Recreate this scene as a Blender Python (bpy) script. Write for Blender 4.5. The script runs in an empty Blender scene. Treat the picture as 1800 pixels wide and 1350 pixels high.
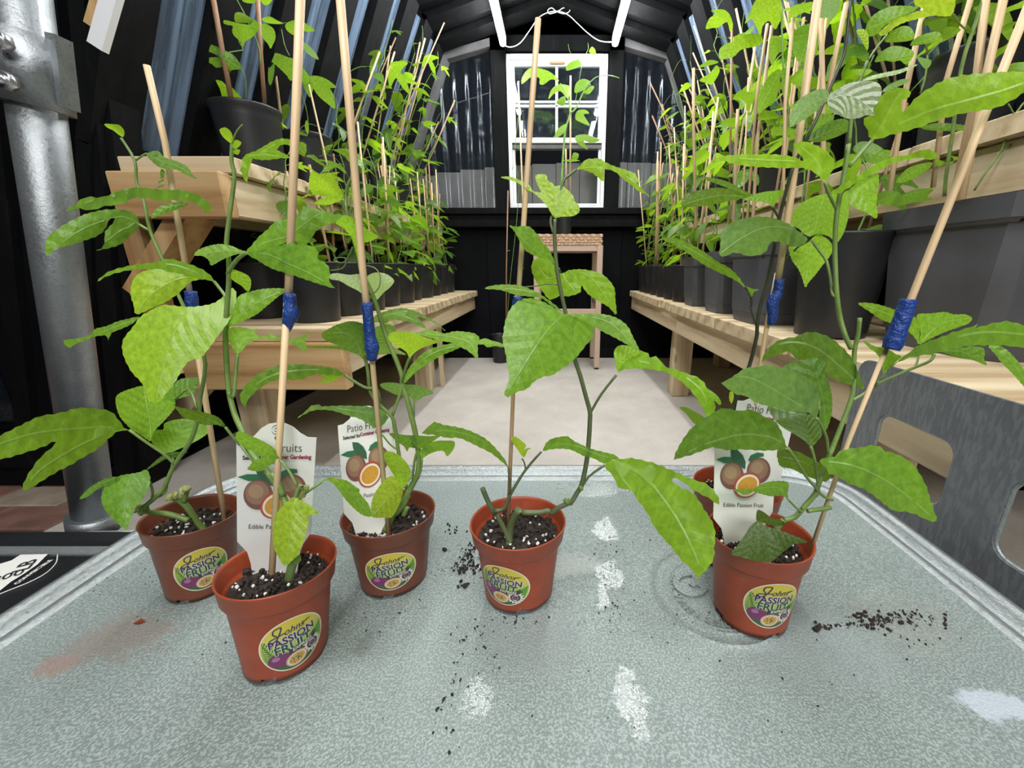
import bpy, bmesh, math, random
from mathutils import Vector, Matrix, Euler
from mathutils.geometry import delaunay_2d_cdt
rnd = random.Random(7)
sc = bpy.context.scene
col = sc.collection
# ------------------------------------------------------------------ camera
FPX, CXP, CYP = 700.0, 975.0, 675.0
PITCH = math.atan(205/700)
CAM = Vector((0, 0, .62))
cd = bpy.data.cameras.new('camera'); cam = bpy.data.objects.new('camera', cd); col.objects.link(cam)
cd.sensor_width = 36; cd.lens = FPX*36/1800; cd.shift_x = -75/1800; cd.clip_start = .01
cam.location = CAM; cam.rotation_euler = (math.pi/2-PITCH, 0, 0); sc.camera = cam
# ------------------------------------------------------------------ world, added fill lights, exposure
w = bpy.data.worlds.new('night'); sc.world = w; w.use_nodes = True
w.node_tree.nodes['Background'].inputs[0].default_value = (.7, .8, 1, 1)
w.node_tree.nodes['Background'].inputs[1].default_value = .012
sc.view_settings.view_transform = 'Standard'; sc.view_settings.look = 'None'
sc.view_settings.gamma = 1; sc.view_settings.exposure = 0; sc.view_settings.use_curve_mapping = False
TUBE_POWER = 78.0
def area(name, loc, rot, size, power, colr=(1, 1, 1), sy=None):
    l = bpy.data.lights.new(name, 'AREA'); l.shape = 'RECTANGLE'; l.size = size; l.size_y = sy or size
    l.energy = power; l.color = colr
    o = bpy.data.objects.new(name, l); o.location = loc; o.rotation_euler = rot; col.objects.link(o); return o
area('fill_behind_camera', (.3, -1.3, 1.75), (math.radians(60), 0, 0), 1.2, 31, (1, .99, .97), .5)  # added fill behind the camera to brighten the pot fronts, not a fixture
area('fill_overhead', (-.1, -.1, 2.1), (0, 0, 0), 1.3, 26, (1, 1, 1), .25)  # added overhead fill for the table and near leaves, no real fitting

def ray(x, y):
    c, s = math.cos(PITCH), math.sin(PITCH)
    a, b = (x-CXP)/FPX, (CYP-y)/FPX
    return Vector((a, c+b*s, -s+b*c))
def PY(x, y, Y): d = ray(x, y); return CAM+d*(Y/d.y)
def PZ(x, y, Z): d = ray(x, y); return CAM+d*((Z-CAM.z)/d.z)

# ------------------------------------------------------------------ materials
def newmat(name):
    m = bpy.data.materials.new(name); m.use_nodes = True
    nt = m.node_tree; return m, nt, nt.nodes['Principled BSDF']
def nd(nt, typ, **kw):
    n = nt.nodes.new(typ)
    for k, v in kw.items(): setattr(n, k, v)
    return n
def mth(nt, op, a, b=None, c=None, clamp=False):
    n = nt.nodes.new('ShaderNodeMath'); n.operation = op; n.use_clamp = clamp
    for i, v in enumerate((a, b, c)):
        if v is None: continue
        if isinstance(v, (int, float)): n.inputs[i].default_value = v
        else: nt.links.new(v, n.inputs[i])
    return n.outputs[0]
def mixc(nt, f, a, b, mode='MIX'):
    n = nt.nodes.new('ShaderNodeMix'); n.data_type = 'RGBA'; n.blend_type = mode
    for i, v in ((0, f), (6, a), (7, b)):
        if isinstance(v, (int, float)): n.inputs[i].default_value = v
        elif isinstance(v, (tuple, list)): n.inputs[i].default_value = (*v[:3], 1)
        else: nt.links.new(v, n.inputs[i])
    return n.outputs[2]
def ramp(nt, fac, stops):
    n = nt.nodes.new('ShaderNodeValToRGB'); nt.links.new(fac, n.inputs[0])
    while len(n.color_ramp.elements) < len(stops): n.color_ramp.elements.new(.5)
    for e, (p, c) in zip(n.color_ramp.elements, stops):
        e.position = p; e.color = (*(c if isinstance(c, (tuple, list)) else (c, c, c)), 1)
    return n.outputs[0]
def noise(nt, vec, scale, detail=4, rough=.55, out=0):
    n = nt.nodes.new('ShaderNodeTexNoise'); n.inputs['Scale'].default_value = scale
    n.inputs['Detail'].default_value = detail; n.inputs['Roughness'].default_value = rough
    if vec is not None: nt.links.new(vec, n.inputs['Vector'])
    return n.outputs[out]
def mapping(nt, vec, scale=(1, 1, 1), rot=(0, 0, 0)):
    n = nt.nodes.new('ShaderNodeMapping'); n.inputs['Scale'].default_value = scale; n.inputs['Rotation'].default_value = rot
    nt.links.new(vec, n.inputs[0]); return n.outputs[0]
def objco(nt, randomize=True):
    tc = nt.nodes.new('ShaderNodeTexCoord')
    if not randomize: return tc.outputs['Object']
    oi = nt.nodes.new('ShaderNodeObjectInfo')
    v = nt.nodes.new('ShaderNodeVectorMath'); v.operation = 'ADD'; nt.links.new(tc.outputs['Object'], v.inputs[0])
    nt.links.new(mth(nt, 'MULTIPLY', oi.outputs['Random'], 37.0), v.inputs[1]); return v.outputs[0]
def bump(nt, bsdf, h, strength=.3, dist=.01):
    b = nt.nodes.new('ShaderNodeBump'); b.inputs['Strength'].default_value = strength; b.inputs['Distance'].default_value = dist
    nt.links.new(h, b.inputs['Height']); nt.links.new(b.outputs[0], bsdf.inputs['Normal']); return b
M = {}
def plain(name, c, rough=.5, metal=0, spec=.5, var=0, vs=20, bmp=0, bs=60, bd=.002):
    m, nt, b = newmat(name); b.inputs['Roughness'].default_value = rough; b.inputs['Metallic'].default_value = metal
    b.inputs['Specular IOR Level'].default_value = spec
    b.inputs['Base Color'].default_value = (*c, 1)
    if var:
        n = noise(nt, objco(nt), vs); hi = tuple(min(1, v*(1+var)) for v in c); lo = tuple(v*(1-var) for v in c)
        nt.links.new(mixc(nt, ramp(nt, n, [(.3, 0.), (.7, 1.)]), lo, hi), b.inputs['Base Color'])
    if bmp: bump(nt, b, noise(nt, objco(nt), bs), bmp, bd)
    M[name] = m; return m
def woodmat(name, axis, c1, c2, c3):
    m, nt, b = newmat(name); v = objco(nt)
    s = [22, 22, 22]; s[axis] = 1.6
    n1 = noise(nt, mapping(nt, v, s), 1.5, 6, .6)
    s2 = [4, 4, 4]; s2[axis] = .7
    n2 = noise(nt, mapping(nt, v, s2), 1.3, 2)
    wv = nt.nodes.new('ShaderNodeTexWave'); wv.wave_type = 'RINGS'; wv.rings_direction = 'XYZ'[axis]
    wv.inputs['Scale'].default_value = 5; wv.inputs['Distortion'].default_value = 5; wv.inputs['Detail'].default_value = 2; wv.inputs['Detail Scale'].default_value = .7
    sm = [1, 1, 1]; sm[axis] = .12
    nt.links.new(mapping(nt, v, sm), wv.inputs[0])
    f = mth(nt, 'ADD', mth(nt, 'MULTIPLY', n1, .75), mth(nt, 'MULTIPLY', wv.outputs[1], .2))
    c = ramp(nt, f, [(.30, c1), (.47, c2), (.66, c3)])
    vo = nt.nodes.new('ShaderNodeTexVoronoi'); vo.inputs['Scale'].default_value = 5.5
    sk = [1, 1, 1]; sk[axis] = .6
    nt.links.new(mapping(nt, v, sk), vo.inputs['Vector'])
    kn = ramp(nt, vo.outputs[0], [(.0, 1.), (.075, .9), (.12, 0.)])
    c = mixc(nt, mth(nt, 'MULTIPLY', kn, .75), c, tuple(x*.3 for x in c1))
    c = mixc(nt, mth(nt, 'MULTIPLY', ramp(nt, n2, [(.35, 0.), (.7, 1.)]), .3), c, c1)
    nt.links.new(c, b.inputs['Base Color']); b.inputs['Roughness'].default_value = .6
    bump(nt, b, n1, .25, .002); M[name] = m
for ax, nm in enumerate(('x', 'y', 'z')):
    woodmat('pine_'+nm, ax, (.42, .30, .16), (.66, .52, .32), (.80, .68, .46))
    woodmat('brown_pine_'+nm, ax, (.34, .18, .07), (.54, .33, .14), (.66, .45, .22))
    woodmat('pale_pine_'+nm, ax, (.42, .31, .18), (.62, .50, .33), (.72, .62, .44))
def blackwood():
    m, nt, b = newmat('black_timber'); v = objco(nt)
    n = noise(nt, mapping(nt, v, (8, 8, 2)), 4, 8, .65)
    nt.links.new(ramp(nt, n, [(.35, (.003, .0035, .004)), (.62, (.006, .0065, .007)), (.8, (.018, .018, .018))]), b.inputs['Base Color'])
    b.inputs['Roughness'].default_value = .75; b.inputs['Specular IOR Level'].default_value = .12; bump(nt, b, n, .5, .004); M['black_timber'] = m
blackwood()
plain('black_panel', (.0035, .004, .0055), .75, spec=.12, var=.4, vs=6, bmp=.2, bs=30)
plain('grey_timber', (.13, .13, .135), .7, var=.3, vs=9, bmp=.3)
plain('vinyl_white', (.86, .88, .9), .35)
plain('black_pot', (.014, .015, .017), .42, spec=.5, var=.25, vs=12, bmp=.08, bs=90)
plain('grey_pot', (.075, .078, .088), .5, var=.25, vs=9, bmp=.1, bs=70)
plain('tape_blue', (.012, .05, .26), .3, bmp=1.0, bs=260, bd=.003)
plain('rubber', (.012, .012, .013), .7)
plain('bark_soil', (.028, .019, .014), .85, var=.6, vs=300)
plain('perlite', (.75, .73, .68), .8)
plain('tag_white', (.80, .80, .76), .35)
plain('steel_bolt', (.6, .6, .62), .3, metal=.9)
plain('rattan', (.58, .38, .24), .5, var=.2, vs=60)
plain('stool_paint', (.58, .42, .32), .45)
plain('cord_white', (.8, .8, .78), .5)
plain('fence_grey', (.42, .41, .40), .8, var=.15, vs=5)
plain('stem_green', (.16, .25, .06), .45, var=.25, vs=60)
plain('stem_olive', (.10, .13, .055), .45, var=.25, vs=60)
plain('stem_bright', (.20, .36, .08), .4, var=.2, vs=60)
plain('stem_dark', (.04, .045, .025), .4, var=.3, vs=60)
plain('stub_brown', (.24, .25, .08), .6, var=.3, vs=150)
def bamboo(name, c):
    m, nt, b = newmat(name); v = objco(nt)
    n = noise(nt, mapping(nt, v, (300, 300, 12)), 1, 4)
    nt.links.new(mixc(nt, n, tuple(x*.8 for x in c), tuple(min(1, x*1.15) for x in c)), b.inputs['Base Color'])
    b.inputs['Roughness'].default_value = .45; M[name] = m
bamboo('bamboo_pale', (.72, .52, .30)); bamboo('bamboo_tan', (.55, .34, .19)); bamboo('bamboo_brown', (.33, .18, .10))
def potmat(name, c):
    m, nt, b = newmat(name); v = objco(nt)
    n = noise(nt, v, 45, 5)
    cc = mixc(nt, ramp(nt, n, [(.35, 0.), (.75, 1.)]), tuple(x*.88 for x in c), tuple(x*1.12 for x in c))
    n2 = noise(nt, mapping(nt, v, (60, 60, 60)), 2, 6, .7)
    cc = mixc(nt, mth(nt, 'MULTIPLY', ramp(nt, n2, [(.62, 0.), (.74, 1.)]), .18), cc, (.5, .4, .35))
    nt.links.new(cc, b.inputs['Base Color']); b.inputs['Roughness'].default_value = .42
    bump(nt, b, noise(nt, v, 900, 2), .08, .001); M[name] = m
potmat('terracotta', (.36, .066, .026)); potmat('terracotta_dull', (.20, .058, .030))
def galv(name, base, spark, rough, metal, stains=False, fine=420, mott=.25):
    m, nt, b = newmat(name); v = objco(nt, False)
    vs_ = mapping(nt, v, (1, 1, .22)) if name == 'galvanised_panel' else v
    n1 = noise(nt, v, 6, 5); n2 = noise(nt, vs_, fine, 3, .6); n3 = noise(nt, mapping(nt, vs_, (90, 90, 90)), 3, 6, .7)
    c = mixc(nt, ramp(nt, n1, [(.3, 0.), (.7, 1.)]), tuple(x*.85 for x in base), tuple(x*1.1 for x in base))
    c = mixc(nt, mth(nt, 'MULTIPLY', ramp(nt, n2, [(.47, 0.), (.57, 1.)]), spark), mixc(nt, 1., c, (.85, .85, .85), 'MULTIPLY'), (.62, .68, .67))
    c = mixc(nt, mth(nt, 'MULTIPLY', ramp(nt, n3, [(.35, 1.), (.5, 0.)]), mott), c, tuple(x*.5 for x in base))
    if stains:
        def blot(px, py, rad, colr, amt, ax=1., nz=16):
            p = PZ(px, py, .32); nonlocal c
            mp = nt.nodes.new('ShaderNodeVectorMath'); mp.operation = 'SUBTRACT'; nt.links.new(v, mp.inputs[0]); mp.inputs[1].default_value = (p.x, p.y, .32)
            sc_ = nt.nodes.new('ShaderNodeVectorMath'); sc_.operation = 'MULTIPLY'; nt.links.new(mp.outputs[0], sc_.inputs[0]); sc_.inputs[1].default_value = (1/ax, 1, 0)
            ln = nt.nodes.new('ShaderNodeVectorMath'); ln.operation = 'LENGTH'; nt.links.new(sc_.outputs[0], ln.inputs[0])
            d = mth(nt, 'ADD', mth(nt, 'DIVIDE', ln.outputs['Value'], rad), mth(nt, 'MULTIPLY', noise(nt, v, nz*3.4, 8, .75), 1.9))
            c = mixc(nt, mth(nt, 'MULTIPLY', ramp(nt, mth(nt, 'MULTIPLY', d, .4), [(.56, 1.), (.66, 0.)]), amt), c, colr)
        blot(215, 1118, .040, (.30, .25, .22), .65, 1.6); blot(100, 1172, .014, (.36, .24, .20), .7, 1.5); blot(1590, 1090, .05, (.33, .33, .29), .3, 1.6)
        blot(640, 1130, .02, (.18, .2, .18), .5, .6); blot(940, 1120, .05, (.32, .36, .36), .4, 1.3); blot(1420, 1130, .06, (.33, .38, .38), .4, 1.8)
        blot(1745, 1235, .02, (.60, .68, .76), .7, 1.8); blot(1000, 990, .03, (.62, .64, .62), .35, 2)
    nt.links.new(c, b.inputs['Base Color']); b.inputs['Metallic'].default_value = metal
    rr = ramp(nt, n3, [(.3, rough*.7), (.7, rough*1.3)]); b.inputs['Specular IOR Level'].default_value = .35
    if stains:                                   # thin films of water
        wet = None
        for px, py, rad, ax in ((1062, 930, .022, .6), (1070, 1010, .018, .7), (1105, 1225, .018, .6), (1125, 1280, .008, .6), (840, 1225, .012, 1.), (812, 985, .02, 1.), (1060, 1050, .012, .5), (1040, 860, .02, 2)):
            p = PZ(px, py, .32); mp = nt.nodes.new('ShaderNodeVectorMath'); mp.operation = 'SUBTRACT'; nt.links.new(v, mp.inputs[0]); mp.inputs[1].default_value = (p.x, p.y, .32)
            s_ = nt.nodes.new('ShaderNodeVectorMath'); s_.operation = 'MULTIPLY'; nt.links.new(mp.outputs[0], s_.inputs[0]); s_.inputs[1].default_value = (1/ax, 1, 0)
            ln = nt.nodes.new('ShaderNodeVectorMath'); ln.operation = 'LENGTH'; nt.links.new(s_.outputs[0], ln.inputs[0])
            d = mth(nt, 'SUBTRACT', 1.0, mth(nt, 'DIVIDE', ln.outputs['Value'], rad*1.5)); wet = d if wet is None else mth(nt, 'MAXIMUM', wet, d)
        wf = ramp(nt, mth(nt, 'ADD', wet, mth(nt, 'MULTIPLY', mth(nt, 'SUBTRACT', noise(nt, v, 130, 5, .7), .5), 2.2)), [(.28, 0.), (.36, 1.)])
        rr = mixc(nt, wf, rr, (.07, .07, .07))
        b.inputs['Coat Roughness'].default_value = .05; nt.links.new(mth(nt, 'MULTIPLY', wf, .9), b.inputs['Coat Weight'])
        cb = nt.nodes.new('ShaderNodeBump'); cb.inputs['Strength'].default_value = .28; cb.inputs['Distance'].default_value = .0012; nt.links.new(noise(nt, v, 260, 3, .6), cb.inputs['Height']); nt.links.new(cb.outputs[0], b.inputs['Coat Normal'])
    nt.links.new(rr, b.inputs['Roughness'])
    h = mth(nt, 'ADD', n2, mth(nt, 'MULTIPLY', n3, .6))
    bump(nt, b, h, .55, .0016); M[name] = m
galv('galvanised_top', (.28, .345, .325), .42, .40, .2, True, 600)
galv('galvanised_rim', (.42, .46, .46), .15, .36, .6, False, 300)
galv('galvanised_panel', (.20, .215, .235), .12, .45, .2, False, 260, .12)
galv('galvanised_pipe', (.36, .385, .40), .08, .34, .75, False, 30)
def concrete():
    m, nt, b = newmat('concrete'); v = objco(nt, False)
    n = noise(nt, v, 5, 8, .6); n2 = noise(nt, v, 90, 4, .7)
    c = mixc(nt, ramp(nt, n, [(.3, 0.), (.7, 1.)]), (.52, .48, .43), (.68, .64, .585)); c = mixc(nt, mth(nt, 'MULTIPLY', ramp(nt, n2, [(.3, 1.), (.45, 0.)]), .25), c, (.3, .28, .26))
    nt.links.new(c, b.inputs['Base Color']); b.inputs['Roughness'].default_value = .75
    bump(nt, b, n2, .2, .003); M['concrete'] = m
concrete()
plain('brick_red', (.25, .13, .10), .85, var=.3, vs=14, bmp=.4, bs=50, bd=.004)
plain('brick_tan', (.42, .34, .26), .85, var=.25, vs=14, bmp=.4, bs=50, bd=.004)
def clear(name, fres, tint, rough, haze, dc=(.35, .45, .6)):
    m = bpy.data.materials.new(name); m.use_nodes = True; nt = m.node_tree; nt.nodes.clear()
    out = nt.nodes.new('ShaderNodeOutputMaterial'); t = nt.nodes.new('ShaderNodeBsdfTransparent'); t.inputs[0].default_value = (*tint, 1)
    g = nt.nodes.new('ShaderNodeBsdfGlossy'); g.inputs['Roughness'].default_value = rough; g.inputs[0].default_value = (.8, .9, 1, 1)
    d = nt.nodes.new('ShaderNodeBsdfDiffuse'); d.inputs[0].default_value = (*dc, 1)
    lw = nt.nodes.new('ShaderNodeFresnel'); lw.inputs[0].default_value = fres
    tc = nt.nodes.new('ShaderNodeTexCoord')
    vo = nt.nodes.new('ShaderNodeTexVoronoi'); vo.inputs['Scale'].default_value = 90; nt.links.new(tc.outputs['Object'], vo.inputs['Vector'])
    bp = nt.nodes.new('ShaderNodeBump'); bp.inputs['Strength'].default_value = .25; bp.inputs['Distance'].default_value = .003
    nt.links.new(ramp(nt, vo.outputs[0], [(.0, 1.), (.22, .6), (.3, 0.)]), bp.inputs['Height']); nt.links.new(bp.outputs[0], g.inputs['Normal'])
    m1 = nt.nodes.new('ShaderNodeMixShader'); nt.links.new(lw.outputs[0], m1.inputs[0]); nt.links.new(t.outputs[0], m1.inputs[1]); nt.links.new(g.outputs[0], m1.inputs[2])
    m2 = nt.nodes.new('ShaderNodeMixShader'); nt.links.new(mth(nt, 'MULTIPLY', ramp(nt, noise(nt, mapping(nt, tc.outputs['Object'], (2, 40, 2)), 1.6, 5), [(.3, .15), (.7, .8)]), haze), m2.inputs[0])
    nt.links.new(m1.outputs[0], m2.inputs[1]); nt.links.new(d.outputs[0], m2.inputs[2]); nt.links.new(m2.outputs[0], out.inputs[0]); M[name] = m
clear('polycarbonate', 1.45, (.92, .93, .95), .10, .03)
clear('polycarbonate_sheen', 1.6, (.6, .7, .8), .14, 1.5, (.15, .21, .30))  # blue diffuse haze paints the tubes' bluish reflections into the clear strips
clear('pane_glass', 1.5, (.93, .95, .95), .03, .03)
def emit(name, c, s):
    m = bpy.data.materials.new(name); m.use_nodes = True; nt = m.node_tree; nt.nodes.clear()
    out = nt.nodes.new('ShaderNodeOutputMaterial'); e = nt.nodes.new('ShaderNodeEmission'); e.inputs[0].default_value = (*c, 1); e.inputs[1].default_value = s
    nt.links.new(e.outputs[0], out.inputs[0]); M[name] = m
emit('lit_tube', (1, 1, 1), TUBE_POWER)
def leafmat():
    m = bpy.data.materials.new('leaf_blade'); m.use_nodes = True; nt = m.node_tree; b = nt.nodes['Principled BSDF']
    out = nt.nodes['Material Output']
    oi = nt.nodes.new('ShaderNodeObjectInfo'); uv = nt.nodes.new('ShaderNodeTexCoord')
    sp = nt.nodes.new('ShaderNodeSeparateXYZ'); nt.links.new(uv.outputs['UV'], sp.inputs[0])
    au = mth(nt, 'ABSOLUTE', mth(nt, 'SUBTRACT', sp.outputs[0], .5)); vv = sp.outputs[1]
    nz = noise(nt, mapping(nt, uv.outputs['UV'], (7, 7, 7)), 1.5, 4)
    wv = mth(nt, 'ADD', mth(nt, 'SUBTRACT', vv, mth(nt, 'MULTIPLY', mth(nt, 'POWER', au, .9), .75)), mth(nt, 'MULTIPLY', nz, .03))
    fr = mth(nt, 'ABSOLUTE', mth(nt, 'SUBTRACT', mth(nt, 'FRACT', mth(nt, 'MULTIPLY', wv, 6.0)), .5))   # 0 at vein
    fa = nt.nodes.new('ShaderNodeAttribute'); fa.attribute_name = 'fade'; fade = fa.outputs['Fac']
    fr = mth(nt, 'ADD', mth(nt, 'MULTIPLY', fr, fade), mth(nt, 'MULTIPLY', mth(nt, 'SUBTRACT', 1.0, fade), .25))
    side = mth(nt, 'SUBTRACT', 1.0, mth(nt, 'MULTIPLY', fr, 12.0), clamp=True)
    main = mth(nt, 'SUBTRACT', 1.0, mth(nt, 'MULTIPLY', au, 90.0), clamp=True)
    vein = mth(nt, 'MAXIMUM', mth(nt, 'MULTIPLY', side, .3), main)
    colr = oi.outputs['Color']
    mot = noise(nt, mapping(nt, uv.outputs['UV'], (14, 14, 14)), 1.2, 5, .6)
    c = mixc(nt, ramp(nt, mot, [(.32, 0.), (.68, 1.)]), mixc(nt, .8, colr, (.5, .5, .5), 'MULTIPLY'), mixc(nt, .15, colr, (.45, .6, .1)))
    c = mixc(nt, mth(nt, 'MULTIPLY', mth(nt, 'SUBTRACT', 1.0, mth(nt, 'MULTIPLY', fr, 3.0), clamp=True), .12), c, mixc(nt, 1., colr, (.55, .6, .6), 'MULTIPLY'))  # crease shade painted as darker colour along the side veins
    c = mixc(nt, mth(nt, 'MULTIPLY', vein, .5), c, mixc(nt, .35, colr, (.72, .88, .5)))
    nt.links.new(c, b.inputs['Base Color']); b.inputs['Roughness'].default_value = .32; b.inputs['Specular IOR Level'].default_value = .5
    tr = nt.nodes.new('ShaderNodeBsdfTranslucent')
    nt.links.new(mixc(nt, 1., mixc(nt, .35, c, (.55, .75, .02)), (1.35, 1.5, .7), 'MULTIPLY'), tr.inputs[0])
    bp = nt.nodes.new('ShaderNodeBump'); bp.inputs['Strength'].default_value = .4; bp.inputs['Distance'].default_value = .0014
    h = mth(nt, 'SUBTRACT', mth(nt, 'MULTIPLY', fr, 1.6), mth(nt, 'MULTIPLY', main, 1.0))
    nt.links.new(mth(nt, 'ADD', h, mth(nt, 'MULTIPLY', mot, .7)), bp.inputs['Height']); nt.links.new(bp.outputs[0], b.inputs['Normal'])
    mx = nt.nodes.new('ShaderNodeMixShader'); mx.inputs[0].default_value = .48
    nt.links.new(b.outputs[0], mx.inputs[1]); nt.links.new(tr.outputs[0], mx.inputs[2]); nt.links.new(mx.outputs[0], out.inputs[0]); M['leaf'] = m
leafmat()

# ------------------------------------------------------------------ object helpers
def link(name, me, mat=None, parent=None):
    if isinstance(me, bmesh.types.BMesh):
        bm = me; me = bpy.data.meshes.new(name); bm.to_mesh(me); bm.free()
    if mat is not None:
        for mm in (mat if isinstance(mat, (list, tuple)) else [mat]): me.materials.append(M[mm] if isinstance(mm, str) else mm)
    o = bpy.data.objects.new(name, me); col.objects.link(o)
    if parent: o.parent = parent; o.matrix_parent_inverse = parent.matrix_basis.inverted() if False else Matrix.Identity(4)
    return o
def tag(o, label, cat, group=None, kind=None):
    o['label'] = label; o['category'] = cat
    if group: o['group'] = group
    if kind: o['kind'] = kind
    return o
def thing(name, label, cat, loc=(0, 0, 0), group=None):
    o = bpy.data.objects.new(name, None); o.location = loc; o.empty_display_size = .05; col.objects.link(o)
    return tag(o, label, cat, group)
def wloc(o):
    v = Vector((0, 0, 0))
    while o: v += o.location; o = o.parent
    return v
def recenter(o, c):
    """put the object's origin at world point c (mesh was built in world coordinates)"""
    c = Vector(c); o.data.transform(Matrix.Translation(-c)); base = wloc(o.parent)
    o.location = c-base; return o
def auto(o):
    vs = [v.co for v in o.data.vertices]
    if not vs: return o
    lo = Vector((min(v.x for v in vs), min(v.y for v in vs), min(v.z for v in vs))); hi = Vector((max(v.x for v in vs), max(v.y for v in vs), max(v.z for v in vs)))
    return recenter(o, (lo+hi)/2)
def L(name, bm, mat, parent=None): return auto(link(name, bm, mat, parent))
def box(bm, lo, hi, bev=0.0, rot=None):
    lo = Vector(lo); hi = Vector(hi); r = bmesh.ops.create_cube(bm, size=1)
    vs = r['verts']; s = hi-lo; c = (hi+lo)/2
    for v in vs:
        v.co = Vector((v.co.x*s.x, v.co.y*s.y, v.co.z*s.z))
        if rot: v.co = rot @ v.co
        v.co += c
    if bev:
        es = list({e for v in vs for e in v.link_edges})
        bmesh.ops.bevel(bm, geom=es, offset=bev, segments=1, affect='EDGES', clamp_overlap=True)
    return bm
def BX(lo, hi, bev=.002): return box(bmesh.new(), lo, hi, bev)
def beam(bm, a, b, wx, wz, up=Vector((0, 0, 1))):
    a = Vector(a); b = Vector(b); d = (b-a); ln = d.length; z = d.normalized(); x = up.cross(z)
    if x.length < 1e-4: x = Vector((1, 0, 0))
    x.normalize(); y = z.cross(x); R = Matrix((x, y, z)).transposed()
    r = bmesh.ops.create_cube(bm, size=1)
    for v in r['verts']: v.co = R @ Vector((v.co.x*wx, v.co.y*wz, v.co.z*ln))+(a+b)/2
    return bm
def tube(bm, pts, rad, seg=6, caps=True):
    pts = [Vector(p) for p in pts]; n = len(pts)
    rs = rad if isinstance(rad, (list, tuple)) else [rad]*n
    rings = []; prev = None
    for i, p in enumerate(pts):
        t = (pts[min(i+1, n-1)]-pts[max(i-1, 0)])
        if t.length < 1e-9: t = Vector((0, 0, 1))
        t.normalize()
        if prev is None:
            x = t.cross(Vector((0, 1, 0)));
            if x.length < .1: x = t.cross(Vector((1, 0, 0)))
        else: x = prev-t*prev.dot(t)
        x.normalize(); prev = x; y = t.cross(x)
        rings.append([bm.verts.new(p+(x*math.cos(2*math.pi*k/seg)+y*math.sin(2*math.pi*k/seg))*rs[i]) for k in range(seg)])
    for a, b in zip(rings, rings[1:]):
        for k in range(seg):
            f = bm.faces.new((a[k], a[(k+1) % seg], b[(k+1) % seg], b[k])); f.smooth = True
    if caps and seg > 2: bm.faces.new(rings[0][::-1]); bm.faces.new(rings[-1])
    return bm
def smooth_path(pts, sub=4):
    pts = [Vector(p) for p in pts]; out = []
    for i in range(len(pts)-1):
        p0 = pts[max(i-1, 0)]; p1 = pts[i]; p2 = pts[i+1]; p3 = pts[min(i+2, len(pts)-1)]
        for k in range(sub):
            t = k/sub; out.append(.5*((2*p1)+(p2-p0)*t+(2*p0-5*p1+4*p2-p3)*t*t+(3*p1-p0-3*p2+p3)*t**3))
    out.append(pts[-1]); return out
def lathe(bm, prof, seg=48, c=(0, 0, 0), skip=None):
    c = Vector(c); rings = []
    for r, z in prof: rings.append([bm.verts.new(c+Vector((r*math.cos(2*math.pi*k/seg), r*math.sin(2*math.pi*k/seg), z))) for k in range(seg)])
    for i, (a, b) in enumerate(zip(rings, rings[1:])):
        for k in range(seg):
            if skip and skip(i, k): continue
            f = bm.faces.new((a[k], a[(k+1) % seg], b[(k+1) % seg], b[k])); f.smooth = True
    return rings
def disc_cap(bm, ring, flip=False): bm.faces.new(ring[::-1] if flip else ring)

# ------------------------------------------------------------------ leaf blades
def cr2(pts, closed, step):
    out = []; n = len(pts); P = [Vector((p[0], p[1])) for p in pts]
    rng = n if closed else n-1
    for i in range(rng):
        if closed: p0, p1, p2, p3 = P[i-1], P[i], P[(i+1) % n], P[(i+2) % n]
        else: p0, p1, p2, p3 = P[max(i-1, 0)], P[i], P[i+1], P[min(i+2, n-1)]
        k = max(1, int((p2-p1).length/step+.5))
        for j in range(k):
            t = j/k; out.append(.5*((2*p1)+(p2-p0)*t+(2*p0-5*p1+4*p2-p3)*t*t+(3*p1-p0-3*p2+p3)*t**3))
    if not closed: out.append(P[-1])
    return out
def inside(p, poly):
    c = False; j = len(poly)-1
    for i in range(len(poly)):
        a, b = poly[i], poly[j]
        if (a.y > p.y) != (b.y > p.y) and p.x < (b.x-a.x)*(p.y-a.y)/(b.y-a.y)+a.x: c = not c
        j = i
    return c
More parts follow.
